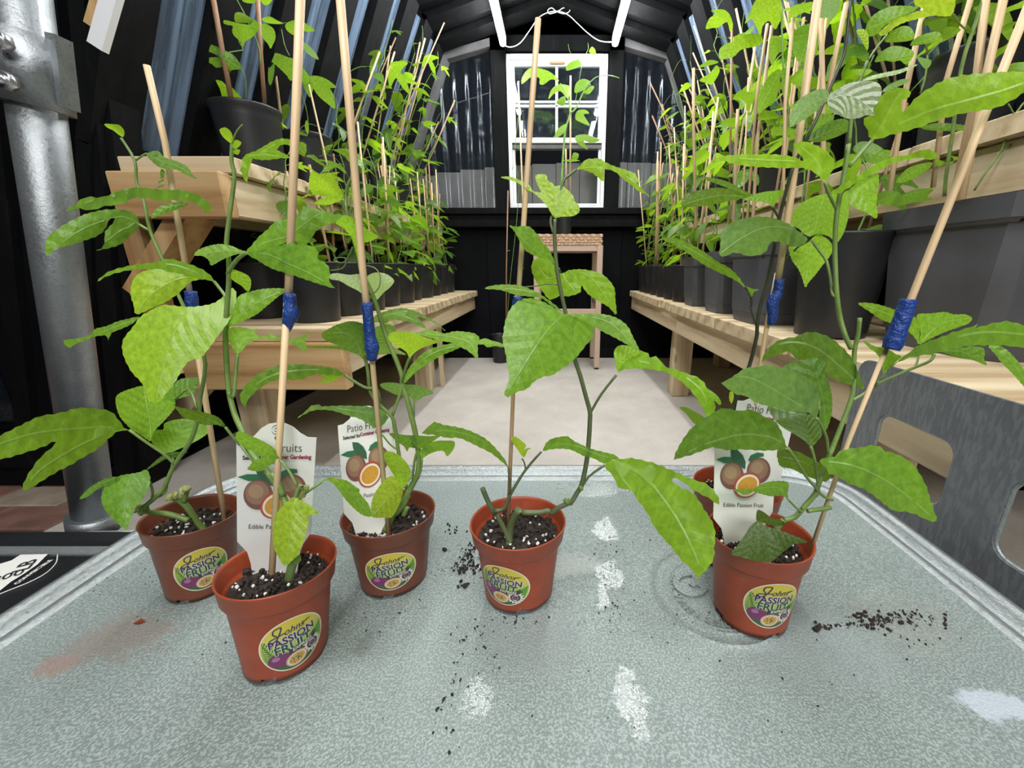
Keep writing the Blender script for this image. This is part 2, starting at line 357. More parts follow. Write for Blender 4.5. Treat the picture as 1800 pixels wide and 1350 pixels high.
def blade2d(outline, ribs, fine=26, serr=.0035):
    """triangulate a leaf outline; returns verts(2d), faces, uv(u,v) from the nearest rib"""
    if not ribs:
        far = max(outline[1:], key=lambda q: (q[0]-outline[0][0])**2+(q[1]-outline[0][1])**2)
        ribs = [[outline[0], far]]
    mainrib = cr2(ribs[0], False, 1e9 if len(ribs[0]) < 3 else 6)
    Lr = sum((b-a).length for a, b in zip(mainrib, mainrib[1:])); st = Lr/fine
    ol = cr2(outline, True, st)
    if serr:
        n = len(ol); o2 = []
        for i, p in enumerate(ol):
            t = ol[(i+1) % n]-ol[i-1]
            nn = Vector((t.y, -t.x)); nn = nn.normalized() if nn.length > 1e-9 else nn
            o2.append(p+nn*(Lr*serr*(1 if i % 2 else -1)))
        ol = o2
    rl = [cr2(r, False, st*1.3) for r in ribs]
    pts = list(ol); edges = [(i, (i+1) % len(ol)) for i in range(len(ol))]
    mind = st*.75
    def ok(p):
        if not inside(p, ol): return False
        for q in pts:
            if abs(q.x-p.x) < mind and abs(q.y-p.y) < mind: return False
        return True
    for r in rl:
        for p in r:
            if ok(p): pts.append(p)
    g = st*1.6; x0 = min(p.x for p in ol); x1 = max(p.x for p in ol); y0 = min(p.y for p in ol); y1 = max(p.y for p in ol)
    yy = y0+g*.5; row = 0
    while yy < y1:
        xx = x0+(g*.5 if row % 2 else g)
        while xx < x1:
            p = Vector((xx, yy))
            if ok(p): pts.append(p)
            xx += g
        yy += g*.87; row += 1
    res = delaunay_2d_cdt(pts, edges, [], 1, 1e-5)
    V = res[0]; F = [f for f in res[2]]
    # drop triangles outside
    F = [f for f in F if inside((V[f[0]]+V[f[1]]+V[f[2]])/3, ol)]
    uv = []
    for p in V:
        best = None; ds = []
        for r in rl:
            dmin = 1e9
            acc = 0
            tot = sum((b-a).length for a, b in zip(r, r[1:]))
            for a, b in zip(r, r[1:]):
                d = b-a; ll = d.length
                if ll < 1e-9: continue
                t = max(0, min(1, (p-a).dot(d)/ll/ll)); q = a+d*t; dist = (p-q).length; dmin = min(dmin, dist)
                if best is None or dist < best[0]-1e-9:
                    s = d.x*(p.y-a.y)-d.y*(p.x-a.x)
                    best = (dist, dist/Lr, (acc+t*ll)/Lr)
                acc += ll
            ds.append(dmin)
        ds.sort(); fd = 1.0 if len(ds) < 2 else max(0., min(1., (ds[1]-ds[0])/(.10*Lr)))
        uv.append((best[1], best[2], fd))
    return V, F, uv, Lr
def setuv(me, uv):
    at = me.attributes.new('fade', 'FLOAT', 'POINT')
    for i, q in enumerate(uv): at.data[i].value = q[2]
    lay = me.uv_layers.new(name='UVMap')
    for lp in me.loops: lay.data[lp.index].uv = (uv[lp.vertex_index][0]+.5, uv[lp.vertex_index][1])
TONES = [(0, (.018, .06, .024)), (.25, (.06, .19, .04)), (.5, (.17, .40, .05)), (.75, (.32, .58, .04)), (1, (.50, .64, .05))]
def tone(t):
    if t == 'p': return (.26, .44, .22, 1)
    if t == 'g': return (.13, .28, .12, 1)
    if t == 'w': return (.66, .78, .62, 1)  # whitened base colour stands in for the glossy sheen on these leaves
    if t == 'f': return (.26, .48, .12, 1)
    for (a, ca), (b, cb) in zip(TONES, TONES[1:]):
        if t <= b:
            k = (t-a)/(b-a); return (*[x+(y-x)*k for x, y in zip(ca, cb)], 1)
    return (*TONES[-1][1], 1)
def pleaf(parent, T, outline, ribs, y0, y1, tn, fold=.12, curl=.05, side=0.0):
    """a leaf of a near plant: outline seen from the camera, set at real distances y0 (base) .. y1 (tip)"""
    ox, oy, s = T
    ol = [(ox+a/s, oy+b/s) for a, b in outline]; rb = [[(ox+a/s, oy+b/s) for a, b in r] for r in ribs]
    V, F, uv, Lr = blade2d(ol, rb)
    b0 = Vector(rb[0][0]) if rb else Vector(ol[0]); tip = Vector(rb[0][-1]) if rb else Vector(max(ol[1:], key=lambda q: (q[0]-ol[0][0])**2+(q[1]-ol[0][1])**2))
    ax = tip-b0; al = ax.length; ax.normalize(); pr = Vector((-ax.y, ax.x)); Lm = Lr*y0/FPX*1.05
    co = []
    for p, (u, v, fd) in zip(V, uv):
        t = (p-b0).dot(ax)/al; sd = (p-b0).dot(pr)/al
        au = abs(u)
        pk = .25+.25*math.cos(2*math.pi*(v-.75*au**.9)*6)
        Y = y0+(y1-y0)*t+Lm*(fold*min(au, .45)-curl*(1-(2*t-1)**2)+side*sd-(.003 if tn == 'w' else .016)*fd*pk*min(1, au*12))
        q = PY(p.x, p.y, Y); co.append(q)
    c = co[0].copy(); me = bpy.data.meshes.new('leaf'); me.from_pydata([q-c for q in co], [], F); setuv(me, uv)
    for pl in me.polygons: pl.use_smooth = True
    me.materials.append(M['leaf']); o = bpy.data.objects.new('leaf', me); col.objects.link(o); o.parent = parent; o.location = c-parent.location
    cc = tone(tn); k = .9+.2*rnd.random(); o.color = (cc[0]*k, cc[1]*k, cc[2]*k, 1)
    return o
def path3(T, pts, ys):
    ox, oy, s = T; n = len(pts)
    ys = ys if isinstance(ys, (list, tuple)) else [ys, ys]
    if len(ys) != n:
        d = [0]
        for a, b in zip(pts, pts[1:]): d.append(d[-1]+math.hypot(a[0]-b[0], a[1]-b[1]))
        ys = [ys[0]+(ys[-1]-ys[0])*q/max(d[-1], 1e-6) for q in d]
    return [PY(ox+a/s, oy+b/s, y) for (a, b), y in zip(pts, ys)]

# generic blades for the background plants (unit length along +X, base at the origin)
def generic(outline, ribs, droop, cup):
    V, F, uv, Lr = blade2d(outline, ribs, 11, .004)
    me = bpy.data.meshes.new('leaf')
    me.from_pydata([(p.x, p.y, -droop*p.x*p.x+cup*abs(u)-.02*fd*abs((((v-.75*abs(u)**.9)*6) % 1)-.5)) for p, (u, v, fd) in zip(V, uv)], [], F); setuv(me, uv)
    for pl in me.polygons: pl.use_smooth = True
    me.materials.append(M['leaf']); return me
def sym(half): return [(0, 0)]+half+[(x, -y) for x, y in half[::-1] if abs(y) > 1e-6]
tri_half = [(-.05, .12), (.05, .24), (.18, .38), (.36, .52), (.52, .58), (.46, .42), (.40, .27), (.42, .17), (.55, .20), (.72, .18), (.88, .09), (1, 0)]
tri2_half = [(-.06, .1), (.02, .26), (.14, .44), (.26, .62), (.40, .72), (.38, .5), (.36, .30), (.38, .15), (.5, .17), (.7, .17), (.88, .09), (1, 0)]
ov_half = [(.03, .12), (.15, .26), (.32, .33), (.5, .32), (.7, .24), (.87, .11), (1, 0)]
nar_half = [(.05, .07), (.2, .15), (.4, .19), (.6, .17), (.8, .1), (1, 0)]
bil = [(0, 0), (-.03, .12), (.08, .25), (.25, .40), (.45, .48), (.60, .50), (.50, .34), (.42, .2), (.46, .12), (.62, .16), (.8, .11), (1, 0), (.85, -.12), (.65, -.2), (.4, -.24), (.2, -.2), (.05, -.11)]
GEN = []
for dr, cp in ((.25, .15), (.5, .05), (.1, .3)):
    GEN.append(generic(sym(tri_half), [[(0, 0), (.5, 0), (1, 0)], [(0, 0), (.25, .3), (.52, .58)], [(0, 0), (.25, -.3), (.52, -.58)]], dr, cp))
    GEN.append(generic(sym(tri2_half), [[(0, 0), (.5, 0), (1, 0)], [(0, 0), (.2, .36), (.4, .72)], [(0, 0), (.2, -.36), (.4, -.72)]], dr, cp))
    GEN.append(generic(sym(ov_half), [[(0, 0), (.5, 0), (1, 0)]], dr, cp))
    GEN.append(generic(bil, [[(0, 0), (.5, 0), (1, 0)], [(0, 0), (.3, .24), (.6, .5)]], dr, cp))
    if dr == .25: GEN.append(generic(sym(nar_half), [[(0, 0), (.5, 0), (1, 0)]], .6, .1))
def gleaf(parent, base, direction, roll, size, colr, me=None):
    me = me or rnd.choice(GEN)
    o = bpy.data.objects.new('leaf', me); col.objects.link(o); o.parent = parent; o.location = Vector(base)-parent.location
    x = Vector(direction).normalized(); z = Vector((0, 0, 1))-x*x.z
    if z.length < .05: z = Vector((0, 1, 0))
    z.normalize(); y = z.cross(x); R = Matrix((x, y, z)).transposed().to_4x4() @ Matrix.Rotation(roll, 4, 'X')
    o.rotation_euler = R.to_euler(); o.scale = (size, size, size); o.color = colr; return o

# ================================================================== SETTING
def struct(name, bm, mat): o = L(name, bm, mat) if isinstance(bm, bmesh.types.BMesh) else bm; o['kind'] = 'structure'; return o
YB = 2.80; Y0 = 1.06
PROF = [(-1.36, 0), (-1.085, .90), (-.655, 1.82), (0, 2.02), (.655, 1.82), (1.085, .90), (1.36, 0)]   # gable profile
def wx(z):
    for (x0, z0), (x1, z1) in zip(PROF, PROF[1:3]):
        if z <= z1: return abs(x0+(x1-x0)*(z-z0)/(z1-z0))
    return .655
# floor
bm = BX((-1.25, -1.5, -.06), (3.2, 3.0, 0), 0); floor = struct('floor', bm, 'concrete')
# paving bricks beside the slab, laid singly
bp = link('paving', BX((-4.2, -.2, -.09), (-1.252, 2.2, -.03), 0), 'rubber'); bp['kind'] = 'structure'; auto(bp)
pbm = BX((0, 0, 0), (.20, .10, .055), .004); pme = bpy.data.meshes.new('brick'); pbm.to_mesh(pme); pbm.free(); pme.materials.append(M['brick_red'])
pme2 = pme.copy(); pme2.materials.clear(); pme2.materials.append(M['brick_tan'])
for j in range(12):
    for i in range(7):
        yy = .22+j*.104; xx = -1.46-i*.204-(.102 if j % 2 else 0)
        if yy > 1.2: continue
        o = bpy.data.objects.new('brick', rnd.choice([pme, pme, pme2])); col.objects.link(o); o.parent = bp
        o.location = Vector((xx, yy, -.056+rnd.uniform(-.002, .002)))-bp.location
# side walls: lower black boards, clear corrugated strips between black rafters, rafters, sill
def quadslab(bm, a, b, y0, y1, th):
    """board following the wall profile from a=(x,z) to b=(x,z), spanning y0..y1"""
    a = Vector((a[0], 0, a[1])); b = Vector((b[0], 0, b[1])); d = (b-a).normalized(); n = Vector((d.z, 0, -d.x))
    if (a.x+b.x) < 0: n = -n
    vs = [bm.verts.new(p+Vector((0, y, 0))) for p in (a, b, b+n*th, a+n*th) for y in (y0, y1)]
    for q in ((0, 1, 3, 2), (2, 3, 5, 4), (4, 5, 7, 6), (6, 7, 1, 0), (0, 2, 4, 6), (1, 7, 5, 3)): bm.faces.new([vs[i] for i in q])
    bmesh.ops.recalc_face_normals(bm, faces=bm.faces[-6:])
for sgn, side in ((-1, 'left'), (1, 'right')):
    bm = bmesh.new(); quadslab(bm, (sgn*1.36, 0), (sgn*1.085, .90), Y0, YB, .02)
    root = L('wall_'+side, bm, 'black_panel'); root['kind'] = 'structure'
    k = 0; y = 1.02
    lay = [1.03, 1.275, 1.50, 1.735, 1.965, 2.185, 2.40, 2.61]
    for y in lay:                                  # rafters stand proud inside
        for a, b in zip(PROF[:3][::1], PROF[1:4]):
            aa = (sgn*abs(a[0]), a[1]); bb = (sgn*abs(b[0]), b[1])
            bm = bmesh.new(); quadslab(bm, aa, bb, y-.01, y+.10, -.03); L('rafter', bm, 'black_timber', root)
    bm = bmesh.new(); quadslab(bm, (sgn*1.10, .855), (sgn*1.08, .915), Y0, YB, -.025); L('sill', bm, 'black_timber', root)
    for y0, y1 in zip(lay, lay[1:]+[YB]):          # corrugated strip, ridges run up the slope
        bm = bmesh.new(); n = 26; prev = None
        a = Vector((sgn*1.085, 0, .90)); b = Vector((sgn*.665, 0, 1.80)); d = (b-a).normalized(); nn = Vector((d.z, 0, -d.x))*(-sgn if sgn > 0 else 1)
        for i in range(n+1):
            yy = y0+.08+(y1-y0-.06)*i/n; off = .011*max(-.5, min(.5, math.sin(yy*2*math.pi/.066)*.9))
            v0 = bm.verts.new(a+nn*off+Vector((0, yy, 0))); v1 = bm.verts.new(b+nn*off+Vector((0, yy, 0)))
            if prev: bm.faces.new((prev[0], v0, v1, prev[1]))
            prev = (v0, v1)
        L('clear_strip', bm, 'polycarbonate_sheen', root)
# ceiling
bm = bmesh.new()
for sgn in (-1, 1): quadslab(bm, (sgn*.655, 1.82+.004), (0, 2.024), .98, YB, .02)
ceil = L('ceiling', bm, 'black_panel'); ceil['kind'] = 'structure'
for y in (1.30, 1.85):
    bm = bmesh.new(); beam(bm, (-.34, y, 1.80), (.34, y, 1.80), .04, .05); L('collar_tie', bm, 'black_timber', ceil)
L('ridge_board', BX((-.02, 1.0, 1.95), (.02, 2.3, 2.01)), 'black_timber', ceil)
# back wall
bw = L('wall_back', BX((-1.36, YB, 0), (1.36, YB+.02, .87), 0), 'black_panel'); bw['kind'] = 'structure'
for i in range(9): L('board', BX((-1.35+i*.3, YB-.006, .02), (-1.055+i*.3, YB, .86), .002), 'black_panel', bw)
def bwp(name, lo, hi, mat='black_timber', bev=.003): return L(name, BX(lo, hi, bev), mat, bw)
bwp('sill_rail', (-1.12, YB-.075, .945), (1.12, YB, .982)); bwp('sill_rail', (-1.14, YB-.055, .915), (1.14, YB, .943))
bwp('sill_rail', (-1.14, YB-.085, .868), (1.14, YB, .912)); bwp('baseboard', (-1.3, YB-.02, 0), (1.3, YB, .07))
for x0, x1 in ((-.375, -.29), (.318, .405)): bwp('stud', (x0, YB-.05, .98), (x1, YB, 1.90))
bwp('header', (-.375, YB-.05, 1.822), (.405, YB, 1.90), 'black_timber')
bm = bmesh.new()
pts = [(-.66, 1.80), (-.375, 1.86), (-.375, 1.90), (.405, 1.90), (.405, 1.85), (.66, 1.80), (.66, 1.84), (0, 2.05), (-.66, 1.84)]
vs = [bm.verts.new((x, YB, z)) for x, z in pts]; f = bm.faces.new(vs); bmesh.ops.solidify(bm, geom=[f], thickness=.02); L('gable_board', bm, 'black_panel', bw)
for s in (-1, 1):
    bm = bmesh.new(); beam(bm, (s*1.03+.015, YB-.02, .985), (s*.655+.015, YB-.02, 1.80), .04, .075, Vector((0, 1, 0))); L('gable_frame', bm, 'grey_timber', bw)
    bm = bmesh.new(); beam(bm, (s*.655+.015, YB-.02, 1.80), (s*.35+.015, YB-.02, 1.875), .04, .055, Vector((0, 1, 0))); L('gable_frame', bm, 'grey_timber', bw)
# corrugated clear sheets in the gable, ridges vertical
for x0, x1 in ((-1.04, -.375), (.405, 1.05)):
    bm = bmesh.new(); n = 90; prev = None
    for i in range(n+1):
        x = x0+(x1-x0)*i/n; off = .012*max(-.45, min(.6, math.sin(x*2*math.pi/.076)*1.1))
        ax = abs(x-.0); zt = 1.80-(ax-.655)*2.15 if ax > .655 else 1.80+(.655-ax)*.25
        v0 = bm.verts.new((x, YB+.012+off, .98)); v1 = bm.verts.new((x, YB+.012+off, max(.985, zt)))
        if prev: f = bm.faces.new((prev[0], v0, v1, prev[1])); f.smooth = True
        prev = (v0, v1)
    L('clear_sheet', bm, 'polycarbonate', bw)
# window
wn = L('window_1', BX((-.285, YB-.035, .985), (-.262, YB+.03, 1.815), .003), 'vinyl_white'); wn['kind'] = 'structure'
def wp(name, lo, hi, mat='vinyl_white', bev=.003): return L(name, BX(lo, hi, bev), mat, wn)
wp('frame', (.29, YB-.035, .985), (.313, YB+.03, 1.815)); wp('frame', (-.262, YB-.035, 1.785), (.29, YB+.03, 1.815)); wp('frame', (-.262, YB-.035, .985), (.29, YB+.03, 1.012))
UZ0, UZ1 = 1.355, 1.785
wp('sash_rail', (-.262, YB-.03, 1.755), (.29, YB, UZ1)); wp('sash_rail', (-.262, YB-.03, UZ0), (.29, YB, 1.385)); wp('sash_rail', (-.262, YB-.022, 1.325), (.29, YB+.02, 1.350), 'grey_timber')
wp('sash_stile', (-.262, YB-.028, UZ0), (-.238, YB, UZ1)); wp('sash_stile', (.266, YB-.028, UZ0), (.29, YB, UZ1))
wp('muntin', (.004, YB-.022, 1.385), (.020, YB-.006, 1.755)); wp('muntin', (-.238, YB-.022, 1.548), (.266, YB-.006, 1.563)); wp('muntin', (-.238, YB-.020, 1.572), (.266, YB-.006, 1.584))
wp('latch', (-.03, YB-.045, 1.762), (.06, YB-.028, 1.775), 'bamboo_tan')
wp('lower_stile', (-.262, YB-.01, 1.012), (-.245, YB+.01, 1.33)); wp('lower_stile', (.272, YB-.01, 1.012), (.29, YB+.01, 1.33))
bm = bmesh.new(); box(bm, (-.24, YB-.010, 1.385), (.268, YB-.007, 1.755)); L('pane', bm, 'pane_glass', wn)
# fence outside
fc = thing('garden_fence', 'dark grey vertical board fence outside behind the white window', 'fence', (0, 3.15, 0))
for i in range(26):
    x = -2.2+i*.17; zt = 1.335-.05*(x-.3)**2
    L('board', BX((x, 3.15, 0), (x+.167, 3.165, zt), .003), 'fence_grey', fc)
L('rail', BX((-2.2, 3.13, .6), (2.2, 3.15, .66), .002), 'fence_grey', fc)
# front wall to the left with the corner post, boards and glazed panel
fw = L('wall_front', BX((-3.2, Y0+.02, 0), (-1.30, Y0+.04, 1.9), 0), 'black_panel'); fw['kind'] = 'structure'
def post(name, px0, px1, py0, qx0, qx1, qy0, Y, d, mat='black_timber'):
    """vertical-ish timber: (px0..px1 at py0) above, (qx0..qx1 at qy0) below, at distance Y"""
    bm = bmesh.new(); c = [PY(px0, py0, Y), PY(px1, py0, Y), PY(qx1, qy0, Y), PY(qx0, qy0, Y)]
    c = [c[i]+((c[i]-c[j])*.25 if i < 2 else Vector((0, 0, 0))) for i, j in ((0, 3), (1, 2), (2, 1), (3, 0))]
    for q in c[2:]: q.z = max(q.z, 0)
    v = [bm.verts.new(p+Vector((0, dy, 0))) for dy in (0, d) for p in c]
    for f in ((0, 1, 2, 3), (7, 6, 5, 4), (0, 4, 5, 1), (1, 5, 6, 2), (2, 6, 7, 3), (3, 7, 4, 0)): bm.faces.new([v[i] for i in f])
    return L(name, bm, mat, fw)
post('corner_post', 118, 147, 0, 205, 238, 858, Y0-.03, .07); post('corner_post', 147, 172, 0, 238, 264, 850, Y0-.012, .07)
post('door_frame', 70, 100, 0, 150, 178, 860, Y0-.02, .05, 'black_panel'); post('door_frame', -60, -25, 0, 40, 70, 862, Y0-.02, .05)
L('bottom_rail', BX((-3.2, Y0-.025, .06), (-1.30, Y0+.02, .17), .004), 'black_timber', fw)
L('bottom_rail', BX((-3.2, Y0-.015, .0), (-1.30, Y0+.02, .055), .004), 'black_timber', fw)
for i in range(7): L('board', BX((-3.1+i*.26, Y0-.001, .17), (-2.85+i*.26, Y0+.02, 1.9), .003), 'black_panel', fw)
L('pane', BX((-1.95, Y0-.008, .2), (-1.52, Y0-.004, .95), 0), 'pane_glass', fw)
tr = PY(192, -5, Y0+.03); tb = PY(170, 85, Y0+.03)
bm = bmesh.new(); beam(bm, PY(207, -40, .965), PY(172, 84, .965), .03, .014, Vector((0, 1, 0))); t1 = struct('trim_1', bm, 'vinyl_white')
bm = bmesh.new(); beam(bm, PY(192, -40, .972), PY(166, 50, .972), .03, .014, Vector((0, 1, 0))); t2 = struct('trim_2', bm, 'brown_pine_z')

# ================================================================== CEILING LAMPS
for s, nm in ((-1, 'left'), (1, 'right')):
    x = -.288 if s < 0 else .337
    t = thing('tube_light', 'lit white tube lamp along the ceiling, on the %s of the white cord' % nm, 'lamp', (x, 1.8, 1.83))
    bm = bmesh.new(); tube(bm, [(x, .95, 1.818), (x, 2.66, 1.818)], .017, 12); L('lit_tube', bm, 'lit_tube', t)
    L('housing', BX((x-.018, .94, 1.836), (x+.018, 2.67, 1.856)), 'vinyl_white', t)
    for y in (.935, 2.66): L('end_cap', BX((x-.016, y, 1.808), (x+.016, y+.014, 1.85)), 'vinyl_white', t)
bm = bmesh.new(); FULL = (0, 0, 1)
tube(bm, smooth_path(path3(FULL, [(884, 79), (898, 83), (915, 75), (932, 52), (945, 33), (958, 24), (973, 20), (985, 20)], 2.655), 5), .0026, 6)
tube(bm, smooth_path(path3(FULL, [(985, 20), (1000, 27), (1016, 42), (1032, 57), (1050, 70), (1066, 74), (1080, 73)], 2.655), 5), .0026, 6)
tube(bm, smooth_path(path3(FULL, [(979, 21), (966, 24), (963, 18), (970, 14), (979, 20), (990, 14), (1000, 13), (1001, 20), (992, 24), (980, 21)], 2.65), 4), .0024, 6)
L_ = L('lamp_cord', bm, 'cord_white'); tag(L_, 'thin white cord tied in a bow hanging between the two tube lamps', 'cord')
bm = bmesh.new(); tube(bm, smooth_path([Vector(p) for p in path3(FULL, [(792, 187), (812, 178), (840, 170), (862, 163), (895, 163)], 2.76)], 4), .0016, 5)
tag(L('loose_wire', bm, 'grey_timber'), 'thin grey wire crossing the clear sheet left of the window', 'wire')

# ================================================================== BENCHES
def bench(side, z, xf, xb, y0, y1, label, wm='pine', legs=(), pw=.138, fasc=.085, fz=None):
    s = side; t = thing('plant_bench', label, 'bench', (s*(xf+xb)/2, (y0+y1)/2, 0))
    y = y0; i = 0
    while y < y1-.02:
        w_ = min(pw+rnd.uniform(-.002, .002), y1-y); j = rnd.uniform(-.004, .006)
        a, b = sorted((s*(xf+j), s*xb)); L('plank', BX((a, y+.0015, z-.036+rnd.uniform(-.001, .001)), (b, y+w_-.0015, z), .0025), wm+'_x', t); y += w_
    a, b = sorted((s*(xf+.018), s*(xf+.056)))
    if y1-y0 > 1.8:
        ym = y0+(y1-y0)*.55
        L('front_board', BX((a, y0+.005, z-.037-fasc), (b, ym, z-.037), .003), wm+'_y', t); L('front_board', BX((a, ym+.002, z-.037-fasc), (b, y1, z-.037), .003), wm+'_y', t)
    else: L('front_board', BX((a, y0+.005, z-.037-fasc), (b, y1, z-.037), .003), wm+'_y', t)
    a, b = sorted((s*(xb-.04), s*xb)); L('back_board', BX((a, y0+.005, z-.037-fasc), (b, y1, z-.037), .003), wm+'_y', t)
    for lx, ly in legs: L('leg', BX((min(s*lx, s*(lx+.085)), ly, 0), (max(s*lx, s*(lx+.085)), ly+.085, z-.037), .004), wm+'_z', t)
    return t
bR = bench(1, .47, .505, 1.16, .44, 2.76, 'long low pine plant bench on the right of the aisle', 'pine', [(.585, .66), (.585, 1.894), (1.05, 1.2), (1.05, 2.5)])
bL = bench(-1, .47, .525, 1.03, 1.02, 2.76, 'long low pine plant bench on the left of the aisle', 'pine', [(.64, 1.98), (.93, 1.2), (.93, 2.5)])
L('end_board', BX((-.95, .985, .315), (-.535, 1.02, .435), .003), 'brown_pine_x', bL)
L('bolt_board', BX((-.62, 2.07, 0), (-.60, 2.11, .36), .002), 'pine_z', bL)
bUL = bench(-1, .86, .722, .985, 1.0, 2.74, 'raised pine plant shelf on the left above the low bench', 'pine', [], .138, .09)
L('end_board', BX((-.985, .965, .727), (-.735, 1.0, .823), .003), 'brown_pine_x', bUL)
bUR = bench(1, .86, .74, 1.02, .52, 2.74, 'raised pine plant shelf on the right above the low bench', 'pine', [], .138, .085)
for s, b in ((-1, bUL), (1, bUR)):
    for yy in ((1.03, 1.62, 2.3) if s < 0 else (1.0, 1.7, 2.4)):
        if s > 0: bm = bmesh.new(); beam(bm, (s*.80, yy, .735), (s*1.10, yy, .47), .038, .085, Vector((0, 1, 0))); L('brace', bm, 'brown_pine_z', b)
        else:
            bm = bmesh.new(); beam(bm, (-.86, yy, .745), (-1.03, yy, .56), .038, .085, Vector((0, 1, 0))); L('brace', bm, 'brown_pine_z', b)
            bm = bmesh.new(); beam(bm, (-1.04, yy+.03, .74), (-1.04, yy+.03, .47), .05, .038, Vector((0, 1, 0))); L('leg', bm, 'brown_pine_z', b)
        if s > 0 or yy > 2: bm = bmesh.new(); beam(bm, (s*.98, yy+.06, .82), (s*.98, yy+.06, .47), .085, .038, Vector((0, 1, 0))); L('leg', bm, 'brown_pine_z', b)
bm = bmesh.new(); beam(bm, PY(385, 640, 1.25), PY(262, 790, 1.25), .06, .038, Vector((0, 1, 0))); L('brace', bm, 'pine_z', bL)

# ================================================================== STOOL
Yst = 2.44; p0 = PY(937, 415, Yst); p1 = PY(1061, 415, Yst); zt = PY(1000, 411, Yst).z; x0, x1 = p0.x, p1.x; dp = .34
st = thing('bar_stool', 'tan metal bar stool with a woven rattan seat below the window', 'stool', ((x0+x1)/2, Yst+dp/2, 0))
bm = BX((x0+.004, Yst+.004, zt-.062), (x1-.004, Yst+dp-.004, zt-.006), .008); L('seat', bm, 'rattan', st)
bm = bmesh.new(); nx = 18
for r in range(4):
    for i in range(nx):
        xx = x0+.008+(x1-x0-.016)*i/nx+(.006 if r % 2 else 0); dx = (x1-x0-.02)/nx
        box(bm, (xx, Yst-.003+(.003 if (i+r) % 2 else 0), zt-.062+r*.0145), (xx+dx*.95, Yst+.01, zt-.062+r*.0145+.013), .002)
sw = L('seat_weave', bm, 'rattan', st); sw['kind'] = 'stuff'
bm = bmesh.new()
for r in range(10):
    for i in range(nx):
        xx = x0+.004+(x1-x0-.008)*i/nx; dx = (x1-x0-.01)/nx; yy = Yst+dp*r/10
        box(bm, (xx, yy, zt-.010+(.002 if (i+r) % 2 else 0)), (xx+dx*.95, yy+dp/10*.92, zt-.002+(.002 if (i+r) % 2 else 0)))
sw = L('seat_weave', bm, 'rattan', st); sw['kind'] = 'stuff'
for xx in (x0, x1-.034):
    for yy in (Yst, Yst+dp-.034):
        g = L('leg', BX((xx, yy, .012), (xx+.034, yy+.034, zt-.062), .003), 'stool_paint', st)
        L('foot', BX((xx+.004, yy+.004, 0), (xx+.03, yy+.03, .012), .002), 'rubber', st)
zs = PY(1000, 547, Yst).z
for yy in (Yst+.004, Yst+dp-.03): L('apron', BX((x0+.034, yy, zt-.095), (x1-.034, yy+.026, zt-.062), .002), 'stool_paint', st)
for xx in (x0+.004, x1-.03): L('apron', BX((xx, Yst+.034, zt-.095), (xx+.026, Yst+dp-.034, zt-.062), .002), 'stool_paint', st)
L('footrest', BX((x0+.034, Yst+.004, zs-.022), (x1-.034, Yst+.03, zs+.012), .002), 'stool_paint', st)
for xx in (x0+.004, x1-.03): L('footrest', BX((xx, Yst+.034, zs+.03), (xx+.026, Yst+dp-.034, zs+.056), .002), 'stool_paint', st)

# ================================================================== GALVANISED TABLE
TZ = .32
TX0, TX1, TYb, TYf = -.482, .412, .549, -.12
def rrect(inset, r, n=10):
    pts = []; x0, x1, y0, y1 = TX0+inset, TX1-inset, TYf+inset, TYb-inset; r = max(.004, r-inset)
    for cx, cy, a0 in ((x1-r, y1-r, 0), (x0+r, y1-r, 90), (x0+r, y0+r, 180), (x1-r, y0+r, 270)):
        for k in range(n+1):
            a = math.radians(a0+90*k/n); pts.append((cx+r*math.cos(a), cy+r*math.sin(a)))
    return pts
def ringmesh(prof, r0=.085):
    bm = bmesh.new(); rings = []
    for ins, z in prof: rings.append([bm.verts.new((x, y, z)) for x, y in rrect(ins, r0)])
    n = len(rings[0])
    for a, b in zip(rings, rings[1:]):
        for k in range(n): f = bm.faces.new((a[k], a[(k+1) % n], b[(k+1) % n], b[k])); f.smooth = True
    return bm, rings
tb = thing('potting_table', 'low galvanised steel potting table with a rolled rim, spilled soil on top', 'table', ((TX0+TX1)/2, (TYb+TYf)/2, 0))
bm, rings = ringmesh([(.020, TZ-.001), (.020, TZ-.003), (.030, TZ-.003)])
bm.free()
# top sheet, gently uneven, with an embossed round seal
bm = bmesh.new(); nx, ny = 150, 112; inner = rrect(.016, .085); poly = [Vector(p) for p in inner]
sc_c = PZ(1255, 1040, TZ); R_e = .058
grid = {}
def hgt(x, y):
    h = .0008*math.sin(x*11+1)*math.sin(y*13)
    d = math.hypot(x-sc_c.x, y-sc_c.y)
    for rr in (R_e, R_e*.80, R_e*.74): h += .0020*math.exp(-((d-rr)/.0011)**2)
    return h
def clampin(x, y):
    return x, y
top_pts = [Vector(p) for p in inner]; Ecount = len(top_pts); edges = [(i, (i+1) % Ecount) for i in range(Ecount)]
for i in range(64):
    for j in range(48):
        p = Vector((TX0+.03+(TX1-TX0-.06)*i/63+(.004 if j % 2 else 0), TYf+.03+(TYb-TYf-.06)*j/47))
        if inside(p, poly): top_pts.append(p)
for rr in [R_e+q*.0009 for q in (-2, -1, 0, 1, 2)]+[R_e*.77+q*.0012 for q in range(-4, 5)]:
    for k in range(120):
        a = 2*math.pi*k/120; p = Vector((sc_c.x+rr*math.cos(a), sc_c.y+rr*math.sin(a)))
        if inside(p, poly): top_pts.append(p)
res = delaunay_2d_cdt(top_pts, edges, [], 1, 1e-6)
me = bpy.data.meshes.new('table_top'); me.from_pydata([(p.x, p.y, TZ+hgt(p.x, p.y)) for p in res[0]], [], res[2])
for pl in me.polygons: pl.use_smooth = True
top = link('table_top', me, 'galvanised_top', tb); top.location = -tb.location
